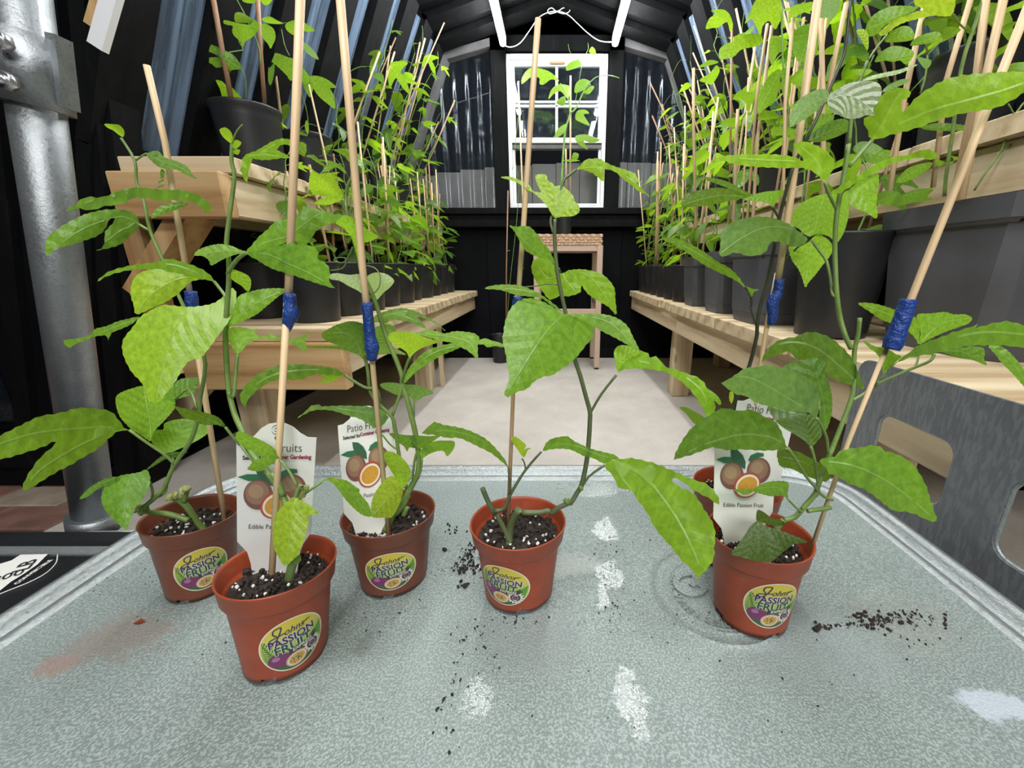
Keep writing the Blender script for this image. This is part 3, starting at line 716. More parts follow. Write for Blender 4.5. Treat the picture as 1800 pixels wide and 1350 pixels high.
bm, _ = ringmesh([(.030, TZ-.001), (.026, TZ+.0030), (.020, TZ+.0035), (.016, TZ-.0035), (.011, TZ-.005), (.006, TZ-.003), (.003, TZ+.0035), (-.001, TZ+.0075), (-.006, TZ+.007), (-.0085, TZ+.001), (-.008, TZ-.009), (-.002, TZ-.013)])
L('rolled_rim', bm, 'galvanised_rim', tb)
bm, _ = ringmesh([(.002, TZ-.012), (.004, TZ-.06), (.012, TZ-.06)]); L('apron', bm, 'galvanised_panel', tb)
for x in (TX0+.05, TX1-.09):
    for y in (TYf+.04, TYb-.09): L('leg', BX((x, y, 0), (x+.04, y+.04, TZ-.03), .003), 'galvanised_panel', tb)
# raised lettering of the seal, worn and mostly hidden by the pot
def textmesh(body, size, off=0.0, shear=0.0, ext=0.0, align='CENTER', res=3):
    cu = bpy.data.curves.new('t', 'FONT'); cu.body = body; cu.size = size; cu.offset = off; cu.shear = shear; cu.extrude = ext
    cu.align_x = align; cu.align_y = 'CENTER'; cu.resolution_u = res
    o = bpy.data.objects.new('t', cu); col.objects.link(o); bpy.context.view_layer.update()
    me = bpy.data.meshes.new_from_object(o.evaluated_get(bpy.context.evaluated_depsgraph_get()))
    bpy.data.objects.remove(o); bpy.data.curves.remove(cu); return me
bm = bmesh.new(); g = textmesh('G', .042, .001, 0, .0016); g.transform(Matrix.Translation(sc_c+Vector((-.022, .006, 0))) @ Matrix.Rotation(.5, 4, 'Z')); bm.from_mesh(g)
for k, ch in enumerate('GALVANISED'):
    a = math.radians(150+k*13); g = textmesh(ch, .009, .0001, 0, .0012)
    g.transform(Matrix.Translation(sc_c+Vector((R_e*.64*math.cos(a), R_e*.64*math.sin(a), .0))) @ Matrix.Rotation(a+math.pi/2, 4, 'Z')); bm.from_mesh(g)
L('embossed_seal', bm, 'galvanised_top', tb)
# upright panel with hand holes
A2 = Vector((.457, .572)); B2 = Vector((.457, .2)); dr = (B2-A2).normalized()
def pan_uv(px, py):
    d = ray(px, py); n = Vector((-dr.y, dr.x, 0)); t = (n.dot(Vector((A2.x, A2.y, 0))-CAM))/n.dot(d); p = CAM+d*t
    return (Vector((p.x, p.y))-A2).dot(dr), p.z
def rr2(u0, u1, v0, v1, r, n=5):
    pts = []
    for cx, cy, a0 in ((u1-r, v1-r, 0), (u0+r, v1-r, 90), (u0+r, v0+r, 180), (u1-r, v0+r, 270)):
        for k in range(n+1): a = math.radians(a0+90*k/n); pts.append(Vector((cx+r*math.cos(a), cy+r*math.sin(a))))
    return pts
hu0, _ = pan_uv(1543, 750); hu1, _ = pan_uv(1690, 800); _, hv1 = pan_uv(1548, 731); _, hv0 = pan_uv(1655, 905)
h2u, _ = pan_uv(1785, 900); _, h2v1 = pan_uv(1792, 812); _, h2v0 = pan_uv(1785, 1005)
outer = rr2(-.004, .60, .02, .492, .02); H1 = rr2(.050, .161, .342, .428, .018); H2 = rr2(.221, .40, .335, .424, .018)
pv = outer+H1+H2; ed = []; off = 0
for ring in (outer, H1, H2): ed += [(off+i, off+(i+1) % len(ring)) for i in range(len(ring))]; off += len(ring)
r_ = delaunay_2d_cdt(pv, ed, [], 0, 1e-6)
fc_ = [f for f in r_[2] if inside((r_[0][f[0]]+r_[0][f[1]]+r_[0][f[2]])/3, outer) and not inside((r_[0][f[0]]+r_[0][f[1]]+r_[0][f[2]])/3, H1) and not inside((r_[0][f[0]]+r_[0][f[1]]+r_[0][f[2]])/3, H2)]
bm = bmesh.new(); nrm = Vector((-dr.y, dr.x, 0)); vv_ = [bm.verts.new(Vector((A2.x+dr.x*p.x, A2.y+dr.y*p.x, p.y))) for p in r_[0]]
ff = [bm.faces.new([vv_[i] for i in f]) for f in fc_]
bmesh.ops.recalc_face_normals(bm, faces=ff); bmesh.ops.solidify(bm, geom=ff, thickness=.004)
sp = thing('steel_panel', 'grey galvanised steel panel with cut hand holes leaning by the right bench', 'panel', (.75, .5, 0))
L('sheet', bm, 'galvanised_panel', sp)
for H in (H1, H2):
    bm = bmesh.new(); tube(bm, [Vector((A2.x+dr.x*p.x, A2.y+dr.y*p.x, p.y)) for p in H+[H[0]]], .0028, 6); L('rolled_edge', bm, 'galvanised_rim', sp)

# ================================================================== PIPE AND CARTON, lower left
Yp = .60
pb = PY(168, 925, Yp); pt = PY(36, -10, Yp)
pp = thing('galvanised_post', 'shiny galvanised steel pipe post with a bolted clamp at far left', 'post', pb)
up = (pt-pb).normalized(); bm = bmesh.new(); tube(bm, [pb, pb+(pt-pb)*1.1], .0262, 28); L('pipe', bm, 'galvanised_pipe', pp)
bm = bmesh.new(); tube(bm, [pb-up*.004, pb+up*.028], .034, 28); L('base_socket', bm, 'galvanised_pipe', pp)
bm = bmesh.new(); tube(bm, [pb-up*.06, pb-up*.004], .02, 20); L('spigot', bm, 'galvanised_panel', pp)
c0 = PY(64.2, 190, Yp); c1 = PY(46, 62, Yp)
bm = bmesh.new(); tube(bm, [c0, c0+(c1-c0)*1.0], .0345, 28); cl = L('clamp', bm, 'galvanised_pipe', pp)
fl = Vector((1, .1, 0)); bm = bmesh.new(); beam(bm, c0+Vector((.036, .004, 0)), c1+Vector((.036, .004, 0)), .012, .020, Vector((0, 1, 0))); L('clamp_flange', bm, 'galvanised_pipe', pp)
for bx, by in ((12, 76), (22, 146)):
    q = PY(bx, by, Yp-.036); bm = bmesh.new(); tube(bm, [q, q-Vector((0, .010, 0))], .0105, 6); tube(bm, [q-Vector((0, .006, 0)), q-Vector((0, .020, 0))], .0055, 10); L('bolt', bm, 'steel_bolt', pp)
# carton with printed lid
cz = .245
c = [PZ(-60, 980, cz), PZ(200, 966, cz), PZ(420, 1100, cz), PZ(-60, 1130, cz)]
ct = thing('flat_carton', 'black flat carton with a white 800LB label beside the table', 'carton', (-.75, .4, 0))
xa, xb2, ya, yb2 = -1.12, -.50, .12, PZ(60, 975, cz).y
L('box_body', BX((xa, ya, .03), (xb2, yb2, cz), .003), 'black_pot', ct)
L('box_edge', BX((xa, yb2+.002, cz-.02), (xb2+.02, yb2+.018, cz+.0008), .002), 'galvanised_rim', ct)
L('box_flap', BX((xa, yb2+.02, .02), (xb2+.02, yb2+.05, cz+.002), .004), 'black_pot', ct)
def flat_at(me, px, py, qx, qy, z, mat, parent, name):
    p = PZ(px, py, z); q_ = PZ(qx, qy, z); ang = math.atan2(q_.y-p.y, q_.x-p.x); p = (p+q_)/2; w_ = max(v.co.x for v in me.vertices)-min(v.co.x for v in me.vertices); me.transform(Matrix.Scale((q_-PZ(px, py, z)).length/w_, 4)); me.transform(Matrix.Translation(p) @ Matrix.Rotation(ang, 4, 'Z')); o = link(name, me, mat, parent); return auto(o)
bm = bmesh.new(); vs = [bm.verts.new(PZ(x, y, cz+.0012)) for x, y in ((-45, 1070), (-30, 1000), (20, 985), (36, 975), (84, 974), (66, 992), (40, 1010), (20, 1022), (0, 1038), (-20, 1062))]
f = bm.faces.new(vs[::-1] if False else vs); bmesh.ops.recalc_face_normals(bm, faces=[f]); lb = link('white_label', bm, 'tag_white', ct); auto(lb)
flat_at(textmesh('800', .060, .0004), -18, 1022, 42, 1004, cz+.002, 'rubber', ct, 'label_number')
flat_at(textmesh('LB', .030, .0004), 37, 1003, 54, 985, cz+.002, 'rubber', ct, 'label_unit')
flat_at(textmesh('CONVERTIBLE', .024, .0008), 27, 1027, 90, 984, cz+.0015, 'tag_white', ct, 'label_word')
bm = bmesh.new(); tube(bm, smooth_path([PZ(x, y, cz+.001) for x, y in ((-10, 1048), (20, 1036), (50, 1024), (80, 1008), (98, 990), (101, 975))], 4), .0007, 4); L('label_line', bm, 'tag_white', ct)
# base rail under the pipe
bm = bmesh.new(); a = PY(94, 945, Yp-.03); b = PY(250, 940, Yp-.03); tube(bm, [a, b], .0085, 14); tube(bm, [a+Vector((0, 0, -.012)), a+Vector((0, 0, -.013))], .001, 4)
tag(L('base_rail', bm, 'galvanised_rim'), 'short grey metal rail at the foot of the pipe post', 'rail')
bm = bmesh.new(); q = PY(170, 945, Yp); box(bm, (q.x-.30, Yp-.025, .0), (q.x+.16, Yp+.04, PY(170, 938, Yp+.04).z), .003); tag(L('kerb_block', bm, 'black_pot'), 'black block carrying the foot of the pipe post', 'block')
# ================================================================== NEAR POTS, STICKERS, TAGS
POTS = {}
def rpot(z, k=1.0):   # outer radius of the small pot at height z above its foot
    return (.0335+(.0405-.0335)*min(1, z/.068))*k
def sticker_mesh():
    """flat round sticker art in unit coordinates (radius 1): list of (polygon or mesh, material, layer)"""
    P = []
    def el(cx, cy, rx, ry, n=28, rot=0): return [(cx+rx*math.cos(2*math.pi*k/n)*math.cos(rot)-ry*math.sin(2*math.pi*k/n)*math.sin(rot), cy+rx*math.cos(2*math.pi*k/n)*math.sin(rot)+ry*math.sin(2*math.pi*k/n)*math.cos(rot)) for k in range(n)]
    P.append((el(0, 0, 1, 1, 64), 'st_cream', 0)); P.append((el(0, 0, .955, .955, 64), 'st_field', 1))
    def fr(cx, cy, ang, ln, n, m, lay):
        for i in range(n):
            t = i/(n-1); x = cx+ln*t*math.cos(ang); y = cy+ln*t*math.sin(ang)
            for sg in (-1, 1):
                a2 = ang+sg*1.0; l2 = .26*(1-.55*t); px, py = x+l2*math.cos(a2), y+l2*math.sin(a2)
                if math.hypot(px, py) > .93: k = .93/math.hypot(px, py); px *= k; py *= k
                nx, ny = -math.sin(a2)*.03, math.cos(a2)*.03
                P.append(([(x, y), ((x+px)/2+nx, (y+py)/2+ny), (px, py), ((x+px)/2-nx, (y+py)/2-ny)], m, lay))
    fr(-.74, -.35, 1.75, .75, 8, 'st_green', 2); fr(-.55, -.2, 2.0, .6, 7, 'st_dark', 2)
    P.append(([(.55, -.35), (.7, 0), (.92, .2), (.90, -.15), (.78, -.5)], 'st_green', 2)); P.append(([(.35, -.25), (.6, -.02), (.80, .05), (.7, -.3)], 'st_dark', 2))
    P.append(([(-.78, -.45), (-.6, -.74), (-.3, -.9), (0, -.95), (.3, -.9), (.66, -.66), (.8, -.4), (.3, -.3), (-.3, -.3)], 'st_dark', 2))
    P.append((el(-.50, -.40, .33, .28), 'st_purple', 3)); P.append((el(-.58, -.32, .12, .09, 16), 'st_lilac', 4))
    P.append((el(-.02, -.62, .33, .27, 28, .2), 'st_pink', 4)); P.append((el(-.02, -.62, .285, .225, 28, .2), 'st_cream', 5)); P.append((el(-.02, -.62, .25, .195, 24, .2), 'st_gold', 6))
    for k in range(14):
        a = k*2.399; r = .05+.16*((k*7) % 10)/10; P.append((el(-.02+r*math.cos(a), -.62+r*.75*math.sin(a), .028, .02, 6), 'st_seed', 7))
    for k in range(14):
        a = 2*math.pi*k/14; cx, cy = .52, -.46; nx, ny = -math.sin(a)*.045, math.cos(a)*.045
        P.append(([(cx+.12*math.cos(a)-nx, cy+.12*math.sin(a)-ny), (cx+.24*math.cos(a)-nx, cy+.24*math.sin(a)-ny), (cx+.34*math.cos(a), cy+.34*math.sin(a)), (cx+.24*math.cos(a)+nx, cy+.24*math.sin(a)+ny), (cx+.12*math.cos(a)+nx, cy+.12*math.sin(a)+ny)], 'st_cream', 4))
    P.append((el(.52, -.46, .19, .19, 20), 'st_seed', 5)); P.append((el(.52, -.46, .13, .13, 16), 'st_lilac', 6)); P.append((el(.52, -.46, .08, .08, 12), 'st_seed', 7)); P.append((el(.52, -.46, .035, .035, 8), 'st_green', 8))
    T_ = []
    def tx(b, size, off, sh, cx, cy, m, lay, sx=1.0, rot=0.0):
        g = textmesh(b, size, off, sh); g.transform(Matrix.Translation((cx, cy, 0)) @ Matrix.Rotation(rot, 4, 'Z') @ Matrix.Diagonal((sx, 1, 1, 1))); T_.append((g, m, lay))
    tx('PASSION', .38, .028, 0, 0, .26, 'st_cream', 5, .93); tx('PASSION', .38, .010, 0, 0, .26, 'st_navy', 8, .93)
    tx('FRUIT', .42, .030, 0, -.02, -.045, 'st_cream', 5, 1.0); tx('FRUIT', .42, .012, 0, -.02, -.045, 'st_forest', 8, 1.0)
    P.append(([(-.2, -.34), (.64, -.26), (.66, -.10), (-.18, -.17)], 'st_seed', 6)); tx('EXPRESS', .165, .004, .2, .22, -.215, 'st_cream', 9, 1.0, .06)
    tx('ohns', .33, .002, .4, .10, .575, 'st_navy', 8, .95)
    js = cr2([(-.38, .56), (-.47, .66), (-.42, .80), (-.24, .84), (-.22, .78), (-.30, .60), (-.44, .40), (-.62, .36), (-.60, .46), (-.40, .52), (-.18, .56)], False, .03)
    for a, b_ in zip(js, js[1:]):
        d = (b_-a).normalized(); nn = Vector((-d.y, d.x))*.020; P.append(([tuple(a+nn), tuple(b_+nn+d*.01), tuple(b_-nn+d*.01), tuple(a-nn)], 'st_navy', 8)); P.append(([(.36, .56), (.5, .63), (.66, .62), (.5, .58)], 'st_dark', 8))
    pass
    return P, T_
for n, c in dict(st_cream=(.80, .77, .62), st_green=(.12, .34, .05), st_dark=(.05, .13, .05), st_purple=(.20, .04, .13), st_lilac=(.38, .18, .34), st_pink=(.68, .33, .33), st_gold=(.62, .40, .09), st_seed=(.05, .045, .06), st_navy=(.035, .03, .12), st_forest=(.02, .09, .06)).items(): plain(n, c, .35)
m, nt, b = newmat('st_field'); tc = nt.nodes.new('ShaderNodeTexCoord'); sx = nt.nodes.new('ShaderNodeSeparateXYZ'); nt.links.new(tc.outputs['UV'], sx.inputs[0])
nt.links.new(ramp(nt, sx.outputs[1], [(.2, (.10, .22, .04)), (.45, (.42, .52, .12)), (.68, (.66, .60, .10)), (1, (.72, .55, .05))]), b.inputs['Base Color']); b.inputs['Roughness'].default_value = .35; M['st_field'] = m
_ST = sticker_mesh(); ST_MATS = ['st_cream', 'st_field', 'st_green', 'st_dark', 'st_purple', 'st_lilac', 'st_pink', 'st_gold', 'st_seed', 'st_navy', 'st_forest']
def art_to(name, P, T_, mats, fn, parent):
    """map flat art (x, y, layer) to a surface with fn and make one mesh"""
    bm = bmesh.new(); uvs = []
    uvl = bm.loops.layers.uv.new('UVMap')
    def addtri(pts, mi, lay):
        vs = [bm.verts.new(fn(x, y, lay)) for x, y in pts]
        try: f = bm.faces.new(vs)
        except ValueError: return
        f.material_index = mi; f.smooth = True
        for lp, (x, y) in zip(f.loops, pts): lp[uvl].uv = (x*.5+.5, y*.5+.5)
    for poly, m_, lay in P:
        pl = [Vector(p) for p in poly]; n = len(pl); ext = max((p-pl[0]).length for p in pl)
        pts = []
        for i in range(n):
            a, b_ = pl[i], pl[(i+1) % n]; k = max(1, int((b_-a).length/.14))
            pts += [a.lerp(b_, j/k) for j in range(k)]
        ed = [(i, (i+1) % len(pts)) for i in range(len(pts))]; bound = list(pts)
        if ext > .4:
            xs = [p.x for p in bound]; ys = [p.y for p in bound]; g = .13; y = min(ys)+g/2
            while y < max(ys):
                x = min(xs)+g/2
                while x < max(xs):
                    q = Vector((x, y))
                    if inside(q, bound) and min((q-z).length for z in bound) > .05: pts.append(q)
                    x += g
                y += g
        r = delaunay_2d_cdt(pts, ed, [], 1, 1e-6)
        for f in r[2]: addtri([(r[0][i].x, r[0][i].y) for i in f], mats.index(m_), lay)
    for g, m_, lay in T_:
        g.calc_loop_triangles()
        for lt in g.loop_triangles: addtri([(g.vertices[i].co.x, g.vertices[i].co.y) for i in lt.vertices], mats.index(m_), lay)
    me = bpy.data.meshes.new(name); bm.to_mesh(me); bm.free(); o = link(name, me, [M[q] for q in mats], parent); return auto(o)
def make_pot(root, cw, kr=1.0, kh=1.0, tx=0.0, ty=0.0, mat='terracotta', st_ang=0.0, st_z=.036, st_roll=0.0, slot=None, seed=1):
    """terracotta coloured plastic pot with feet, shoulder band, inner step, sticker and bark soil"""
    c = Vector((0, 0, 0)); k = 1.0; seg = 72
    xf = Matrix.Translation(Vector(cw)+Vector((0, 0, .0012))) @ Matrix.Rotation(-ty, 4, 'X') @ Matrix.Rotation(tx, 4, 'Y') @ Matrix.Diagonal((kr, kr, kh, 1))
    prof = [(.0300*k, .006), (.0335*k, .0035), (.0338*k, .0), (.0342*k, .005)]
    prof += [(rpot(z, k), z) for z in (.02, .04, .058, .066)]+[(.0412*k, .0672), (.0432*k, .0690), (.0440*k, .0705), (.0455*k, .0845), (.0463*k, .0862), (.0460*k, .0872), (.0450*k, .0870), (.0440*k, .0845), (.0424*k, .0725), (.0415*k, .0700), (.0396*k, .0685), (.0385*k, .060), (.036*k, .045)]
    prof = [(r, z*k) for r, z in prof]
    def skip(i, kk):
        a = (kk+.5)/seg*2*math.pi
        if slot and i >= 8 and slot[0] < ((a-slot[2]) % (2*math.pi)) < slot[1] and i <= 17: return True
        return i in (1, 2) and (kk % 18) in (0, 1, 2, 3)
    bm = bmesh.new(); rings = lathe(bm, prof, seg, c, skip); bm.faces.new(rings[0][::-1])
    bmesh.ops.remove_doubles(bm, verts=bm.verts, dist=1e-6); bm.transform(xf)
    pot = link('pot', bm, mat, root); recenter(pot, cw)
    R = .0255
    def fn(x, y, lay):
        xr = x*math.cos(st_roll)-y*math.sin(st_roll); yr = x*math.sin(st_roll)+y*math.cos(st_roll)
        z = st_z*k+yr*R; r = rpot(z/k, k)+.00035+lay*.00006; a = st_ang+xr*R/r
        return xf @ Vector((r*math.cos(a), r*math.sin(a), z))
    art_to('sticker', *_ST, ST_MATS, fn, pot)
    rr = random.Random(seed); bm = bmesh.new(); sz = .070*k; rs = .0385*k; n = 16; rg = []
    ctr = bm.verts.new(c+Vector((0, 0, sz+.002)))
    for q in range(1, 7):
        rg.append([bm.verts.new(c+Vector((rs*q/6*math.cos(2*math.pi*t/24), rs*q/6*math.sin(2*math.pi*t/24), sz+.002*rr.uniform(-1, 1)+.002*(1-q/6)))) for t in range(24)])
    for t in range(24): bm.faces.new((ctr, rg[0][t], rg[0][(t+1) % 24]))
    for a, b_ in zip(rg, rg[1:]):
        for t in range(24): bm.faces.new((a[t], b_[t], b_[(t+1) % 24], a[(t+1) % 24]))
    for q in range(230):
        a = rr.uniform(0, 6.28); r = rs*.97*math.sqrt(rr.random()); s = rr.uniform(.0012, .0034); chunk(bm, c+Vector((r*math.cos(a), r*math.sin(a), sz+.002+rr.uniform(0, .003))), s, rr)
    bm.transform(xf); so = L('soil', bm, 'bark_soil', root)
    bm = bmesh.new()
    for q in range(34):
        a = rr.uniform(0, 6.28); r = rs*.95*math.sqrt(rr.random()); chunk(bm, c+Vector((r*math.cos(a), r*math.sin(a), sz+.0045+rr.uniform(0, .002))), rr.uniform(.0010, .0022), rr, .8)
    bm.transform(xf); pe = L('perlite', bm, 'perlite', root); pe['kind'] = 'stuff'
    return pot
def chunk(bm, p, s, rr, rnd_=.45):
    r = bmesh.ops.create_icosphere(bm, subdivisions=1, radius=s)
    e = Euler((rr.uniform(0, 6), rr.uniform(0, 6), rr.uniform(0, 6))).to_matrix(); sc_ = Vector((1, rr.uniform(rnd_, 1), rr.uniform(rnd_*.7, .9)))
    for v in r['verts']: v.co = e @ Vector((v.co.x*sc_.x*rr.uniform(.8, 1.2), v.co.y*sc_.y, v.co.z*sc_.z))+p
def cane(parent, pts, rad, mat='bamboo_pale', name='bamboo_stake'):
    bm = bmesh.new(); tube(bm, pts, rad, 9); return L(name, bm, mat, parent)
def tape(parent, stake, pts, rads):
    bm = bmesh.new(); pts = smooth_path(pts, 3); n = len(pts); rr = []
    for i in range(n):
        t = i/(n-1)*(len(rads)-1); a = int(t); b_ = min(a+1, len(rads)-1); rr.append(rads[a]+(rads[b_]-rads[a])*(t-a))
    tube(bm, pts, rr, 10)
    for v in bm.verts: v.co += Vector((math.sin(v.co.z*1400+v.co.x*900)*.0003, 0, 0))
    return L('blue_tape', bm, 'tape_blue', stake)
def plant_tag(tl, tr_, bl, label, y, wcut=.0, parent=None):
    """printed plastic tag; three corners in camera pixels at distances y"""
    A_, B_, C_ = PY(*tl, y[0]), PY(*tr_, y[1]), PY(*bl, y[2]); W = (B_-A_); D = (C_-A_)/1.38*1.0
    nn = W.cross(D).normalized()
    if nn.y > 0: nn = -nn
    root = thing('plant_tag', label, 'plant tag', (A_+B_+C_)/3)
    ol = [(0, .21), (.10, .205), (.22, .15), (.31, .06), (.40, .012), (.50, 0), (.60, .006), (.70, .045), (.80, .12), (.89, .165), (1, .17), (1, 1.36), (.91, 1.50), (.87, 1.62), (.83, 2.05), (.24, 2.05), (.20, 1.78), (.15, 1.62), (.01, 1.47)]
    def fn(x, y_, lay): return A_+W*x+D*(-y_)+nn*(.0004+lay*.00008)
    def el(cx, cy, rx, ry, n=26, rot=0): return [(cx+rx*math.cos(2*math.pi*k/n)*math.cos(rot)-ry*math.sin(2*math.pi*k/n)*math.sin(rot), -cy+rx*math.cos(2*math.pi*k/n)*math.sin(rot)+ry*math.sin(2*math.pi*k/n)*math.cos(rot)) for k in range(n)]
    bm = bmesh.new(); vs = [bm.verts.new(fn(x, -v, -8)) for x, v in ol]; f = bm.faces.new(vs); bmesh.ops.recalc_face_normals(bm, faces=[f])
    if f.normal.dot(nn) < 0: bmesh.ops.reverse_faces(bm, faces=[f])
    bmesh.ops.solidify(bm, geom=[f], thickness=-.0003); L('card', bm, 'tag_white', root)
    P = []
    def lf(pts, m_, l): P.append(([(x, -v) for x, v in pts], m_, l))
    lf([(.02, .635), (.14, .60), (.27, .60), (.40, .66), (.30, .685), (.16, .685)], 'st_tleaf', 1); lf([(.25, .48), (.36, .50), (.45, .57), (.50, .66), (.50, .76), (.40, .72), (.30, .65), (.26, .57)], 'st_tleaf2', 2)
    lf([(.54, .64), (.58, .57), (.68, .53), (.78, .54), (.79, .58), (.70, .60), (.60, .66)], 'st_tleaf', 2)
    P += [(el(.29, .855, .19, .19), 'st_fruit', 3), (el(.28, .83, .155, .15), 'st_fruit3', 4), (el(.265, .81, .10, .09), 'st_fruit2', 5), (el(.72, .78, .19, .18), 'st_fruit', 3), (el(.71, .76, .155, .14), 'st_fruit3', 4), (el(.69, .735, .10, .08), 'st_fruit2', 5), (el(.54, .98, .225, .175, 28, .35), 'st_rind', 6), (el(.545, .985, .195, .15, 28, .35), 'st_cream', 7), (el(.545, .985, .165, .12, 24, .35), 'st_orange', 8)]
    for k in range(16):
        a = k*2.4; r = .03+.11*((k*7) % 10)/10; P.append((el(.545+r*math.cos(a), .985+r*.7*math.sin(a), .014, .009, 6), 'st_gold', 9))
    sp_ = []
    for k in range(22):
        t = k/21*3.6*math.pi; r = .005+.0042*k*.8; sp_.append((.5+r*math.cos(t)*.9, -(.085+r*math.sin(t)*.8)))
    for a, b_ in zip(sp_, sp_[1:]): P.append(([(a[0], a[1]+.004), (b_[0], b_[1]+.004), (b_[0], b_[1]-.004), (a[0], a[1]-.004)], 'st_ink', 2))
    P.append(([(.49, -.15), (.505, -.16), (.495, -.19), (.48, -.18)], 'st_ink', 2))
    T_ = []
    def tx(b_, size, off, cx, cy, m_, rot=0.0, sx=1.0):
        g = textmesh(b_, size, off); g.transform(Matrix.Translation((cx, -cy, 0)) @ Matrix.Rotation(rot, 4, 'Z') @ Matrix.Diagonal((sx, 1, 1, 1))); T_.append((g, m_, 2))
    tx('Patio Fruits', .145, -.001, .5, .29, 'st_ink'); tx('Selected for', .068, .0025, .25, .405, 'st_ink'); tx('Container Gardening', .068, .0025, .68, .395, 'st_maroon', .0, .93)
    tx('Edible Passion Fruit', .085, 0, .5, 1.27, 'st_ink')
    tx('c', .03, 0, .96, .90, 'st_ink')
    art_to('print', P, T_, TAG_MATS, fn, root)
    return root
TAG_MATS = ['st_tleaf', 'st_tleaf2', 'st_fruit', 'st_fruit2', 'st_fruit3', 'st_rind', 'st_cream', 'st_orange', 'st_gold', 'st_ink', 'st_maroon']
for n, c in dict(st_tleaf=(.03, .17, .07), st_tleaf2=(.035, .12, .06), st_fruit=(.20, .085, .07), st_fruit3=(.30, .17, .11), st_fruit2=(.38, .25, .15), st_rind=(.42, .08, .05), st_orange=(.62, .30, .04), st_ink=(.08, .07, .07), st_maroon=(.30, .03, .08)).items(): plain(n, c, .35)

A = (0, 0, 3.0); D4 = (0, 450, 3.0); M5 = (600, 450, 3.0); R6 = (1200, 450, 3.0)
Z1 = (400, 220, 4.5); Z2 = (550, 450, 5.143); Z3 = (400, 600, 4.5); Z4 = (870, 260, 5.192); Z5 = (1030, 560, 2.935); Z6 = (1150, 240, 4.5); Z7 = (1350, 80, 4.0); Z8 = (1170, 560, 4.5)
Y1_ = (1400, 500, 3.14); Y3_ = (880, 740, 4.39); Y4_ = (0, 640, 4.22); Y6_ = (1400, 0, 4.5); TG = (400, 740, 4.82); B6 = (1200, 780, 3.857)
def stem(parent, segs, mat='stem_green'):
    bm = bmesh.new()
    for T, pts, ys, rad in segs:
        sp_ = smooth_path(path3(T, pts, ys), 3); n = len(sp_)
        if isinstance(rad, (tuple, list)): r_ = [rad[0]+(rad[1]-rad[0])*i/(n-1) for i in range(n)]
        else: r_ = [rad]*n
        tube(bm, sp_, [q*.78 for q in r_], 7)
    return L('stem', bm, mat, parent)
def nodes(parent, items):
    pass
PFIT = {'FL': (-.2173, .2496, .8552, .9171, .05, .085), 'MD': (-.1619, .3326, .9265, .8273, .02, .05), 'CE': (-.0346, .3163, .9573, .8429, .01, .05), 'RT': (.1769, .2895, .9006, .9205, -.01, .05), 'RL': (-.3479, .3224, .80, .8813, .08, .05), 'RR': (.1888, .3647, .9276, .9476, 0, .03)}
PC = {k: Vector((v[0], v[1], TZ)) for k, v in PFIT.items()}
def face(c): return math.atan2(CAM.y-c.y, CAM.x-c.x)
VL = 'young passion fruit vine with '
def vine(key, label, **kw):
    c = PC[key]; r = thing('potted_passion_vine', label, 'potted plant', c, 'potted passion fruit vines on the steel table'); make_pot(r, c, *PFIT[key][2:], **kw); return r
# ---------------- rear left vine
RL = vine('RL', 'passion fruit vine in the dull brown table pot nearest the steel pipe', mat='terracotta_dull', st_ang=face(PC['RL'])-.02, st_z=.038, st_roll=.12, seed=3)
y = .315
pleaf(RL, A, [(1120, 1105), (1090, 1060), (1040, 1025), (960, 1003), (880, 1000), (800, 995), (740, 988), (660, 995), (600, 1015), (540, 1040), (450, 1040), (400, 1075), (345, 1112), (420, 1100), (480, 1110), (550, 1088), (620, 1080), (660, 1072), (700, 1045), (780, 1045), (850, 1062), (930, 1055), (1010, 1068), (1060, 1092), (1085, 1120)], [[(1120, 1110), (1030, 1045), (900, 1022), (740, 1010), (600, 1038), (450, 1070), (348, 1110)]], .33, .29, .35, .3)
pleaf(RL, A, [(990, 1072), (930, 1065), (860, 1082), (820, 1105), (800, 1150), (860, 1130), (920, 1110), (960, 1095)], [[(990, 1072), (890, 1095), (803, 1148)]], .325, .31, .4, .2)
pleaf(RL, A, [(735, 1185), (725, 1145), (690, 1115), (630, 1105), (560, 1105), (480, 1120), (410, 1145), (330, 1190), (270, 1230), (243, 1270), (245, 1345), (300, 1312), (380, 1290), (440, 1270), (500, 1250), (540, 1225), (560, 1195), (582, 1150), (606, 1150), (592, 1180), (555, 1220), (550, 1280), (535, 1310), (505, 1322), (590, 1305), (640, 1285), (690, 1240), (722, 1205)], [[(735, 1185), (650, 1145), (520, 1175), (400, 1230), (248, 1342)], [(735, 1185), (650, 1210), (580, 1260), (508, 1320)]], .33, .29, .5, .15)
pleaf(RL, A, [(772, 812), (830, 795), (870, 830), (930, 850), (990, 880), (1015, 920), (1042, 945), (985, 925), (930, 895), (880, 892), (840, 882), (800, 850)], [[(772, 812), (850, 850), (940, 880), (1040, 944)]], .33, .32, 'g', .2)
pleaf(RL, A, [(650, 722), (655, 690), (630, 660), (600, 655), (552, 653), (565, 672), (600, 690), (625, 710)], [[(650, 722), (610, 680), (553, 654)]], .33, .32, .8, .2)
pleaf(RL, A, [(850, 892), (870, 905), (862, 940), (845, 925)], [], .33, .33, .4, .1)
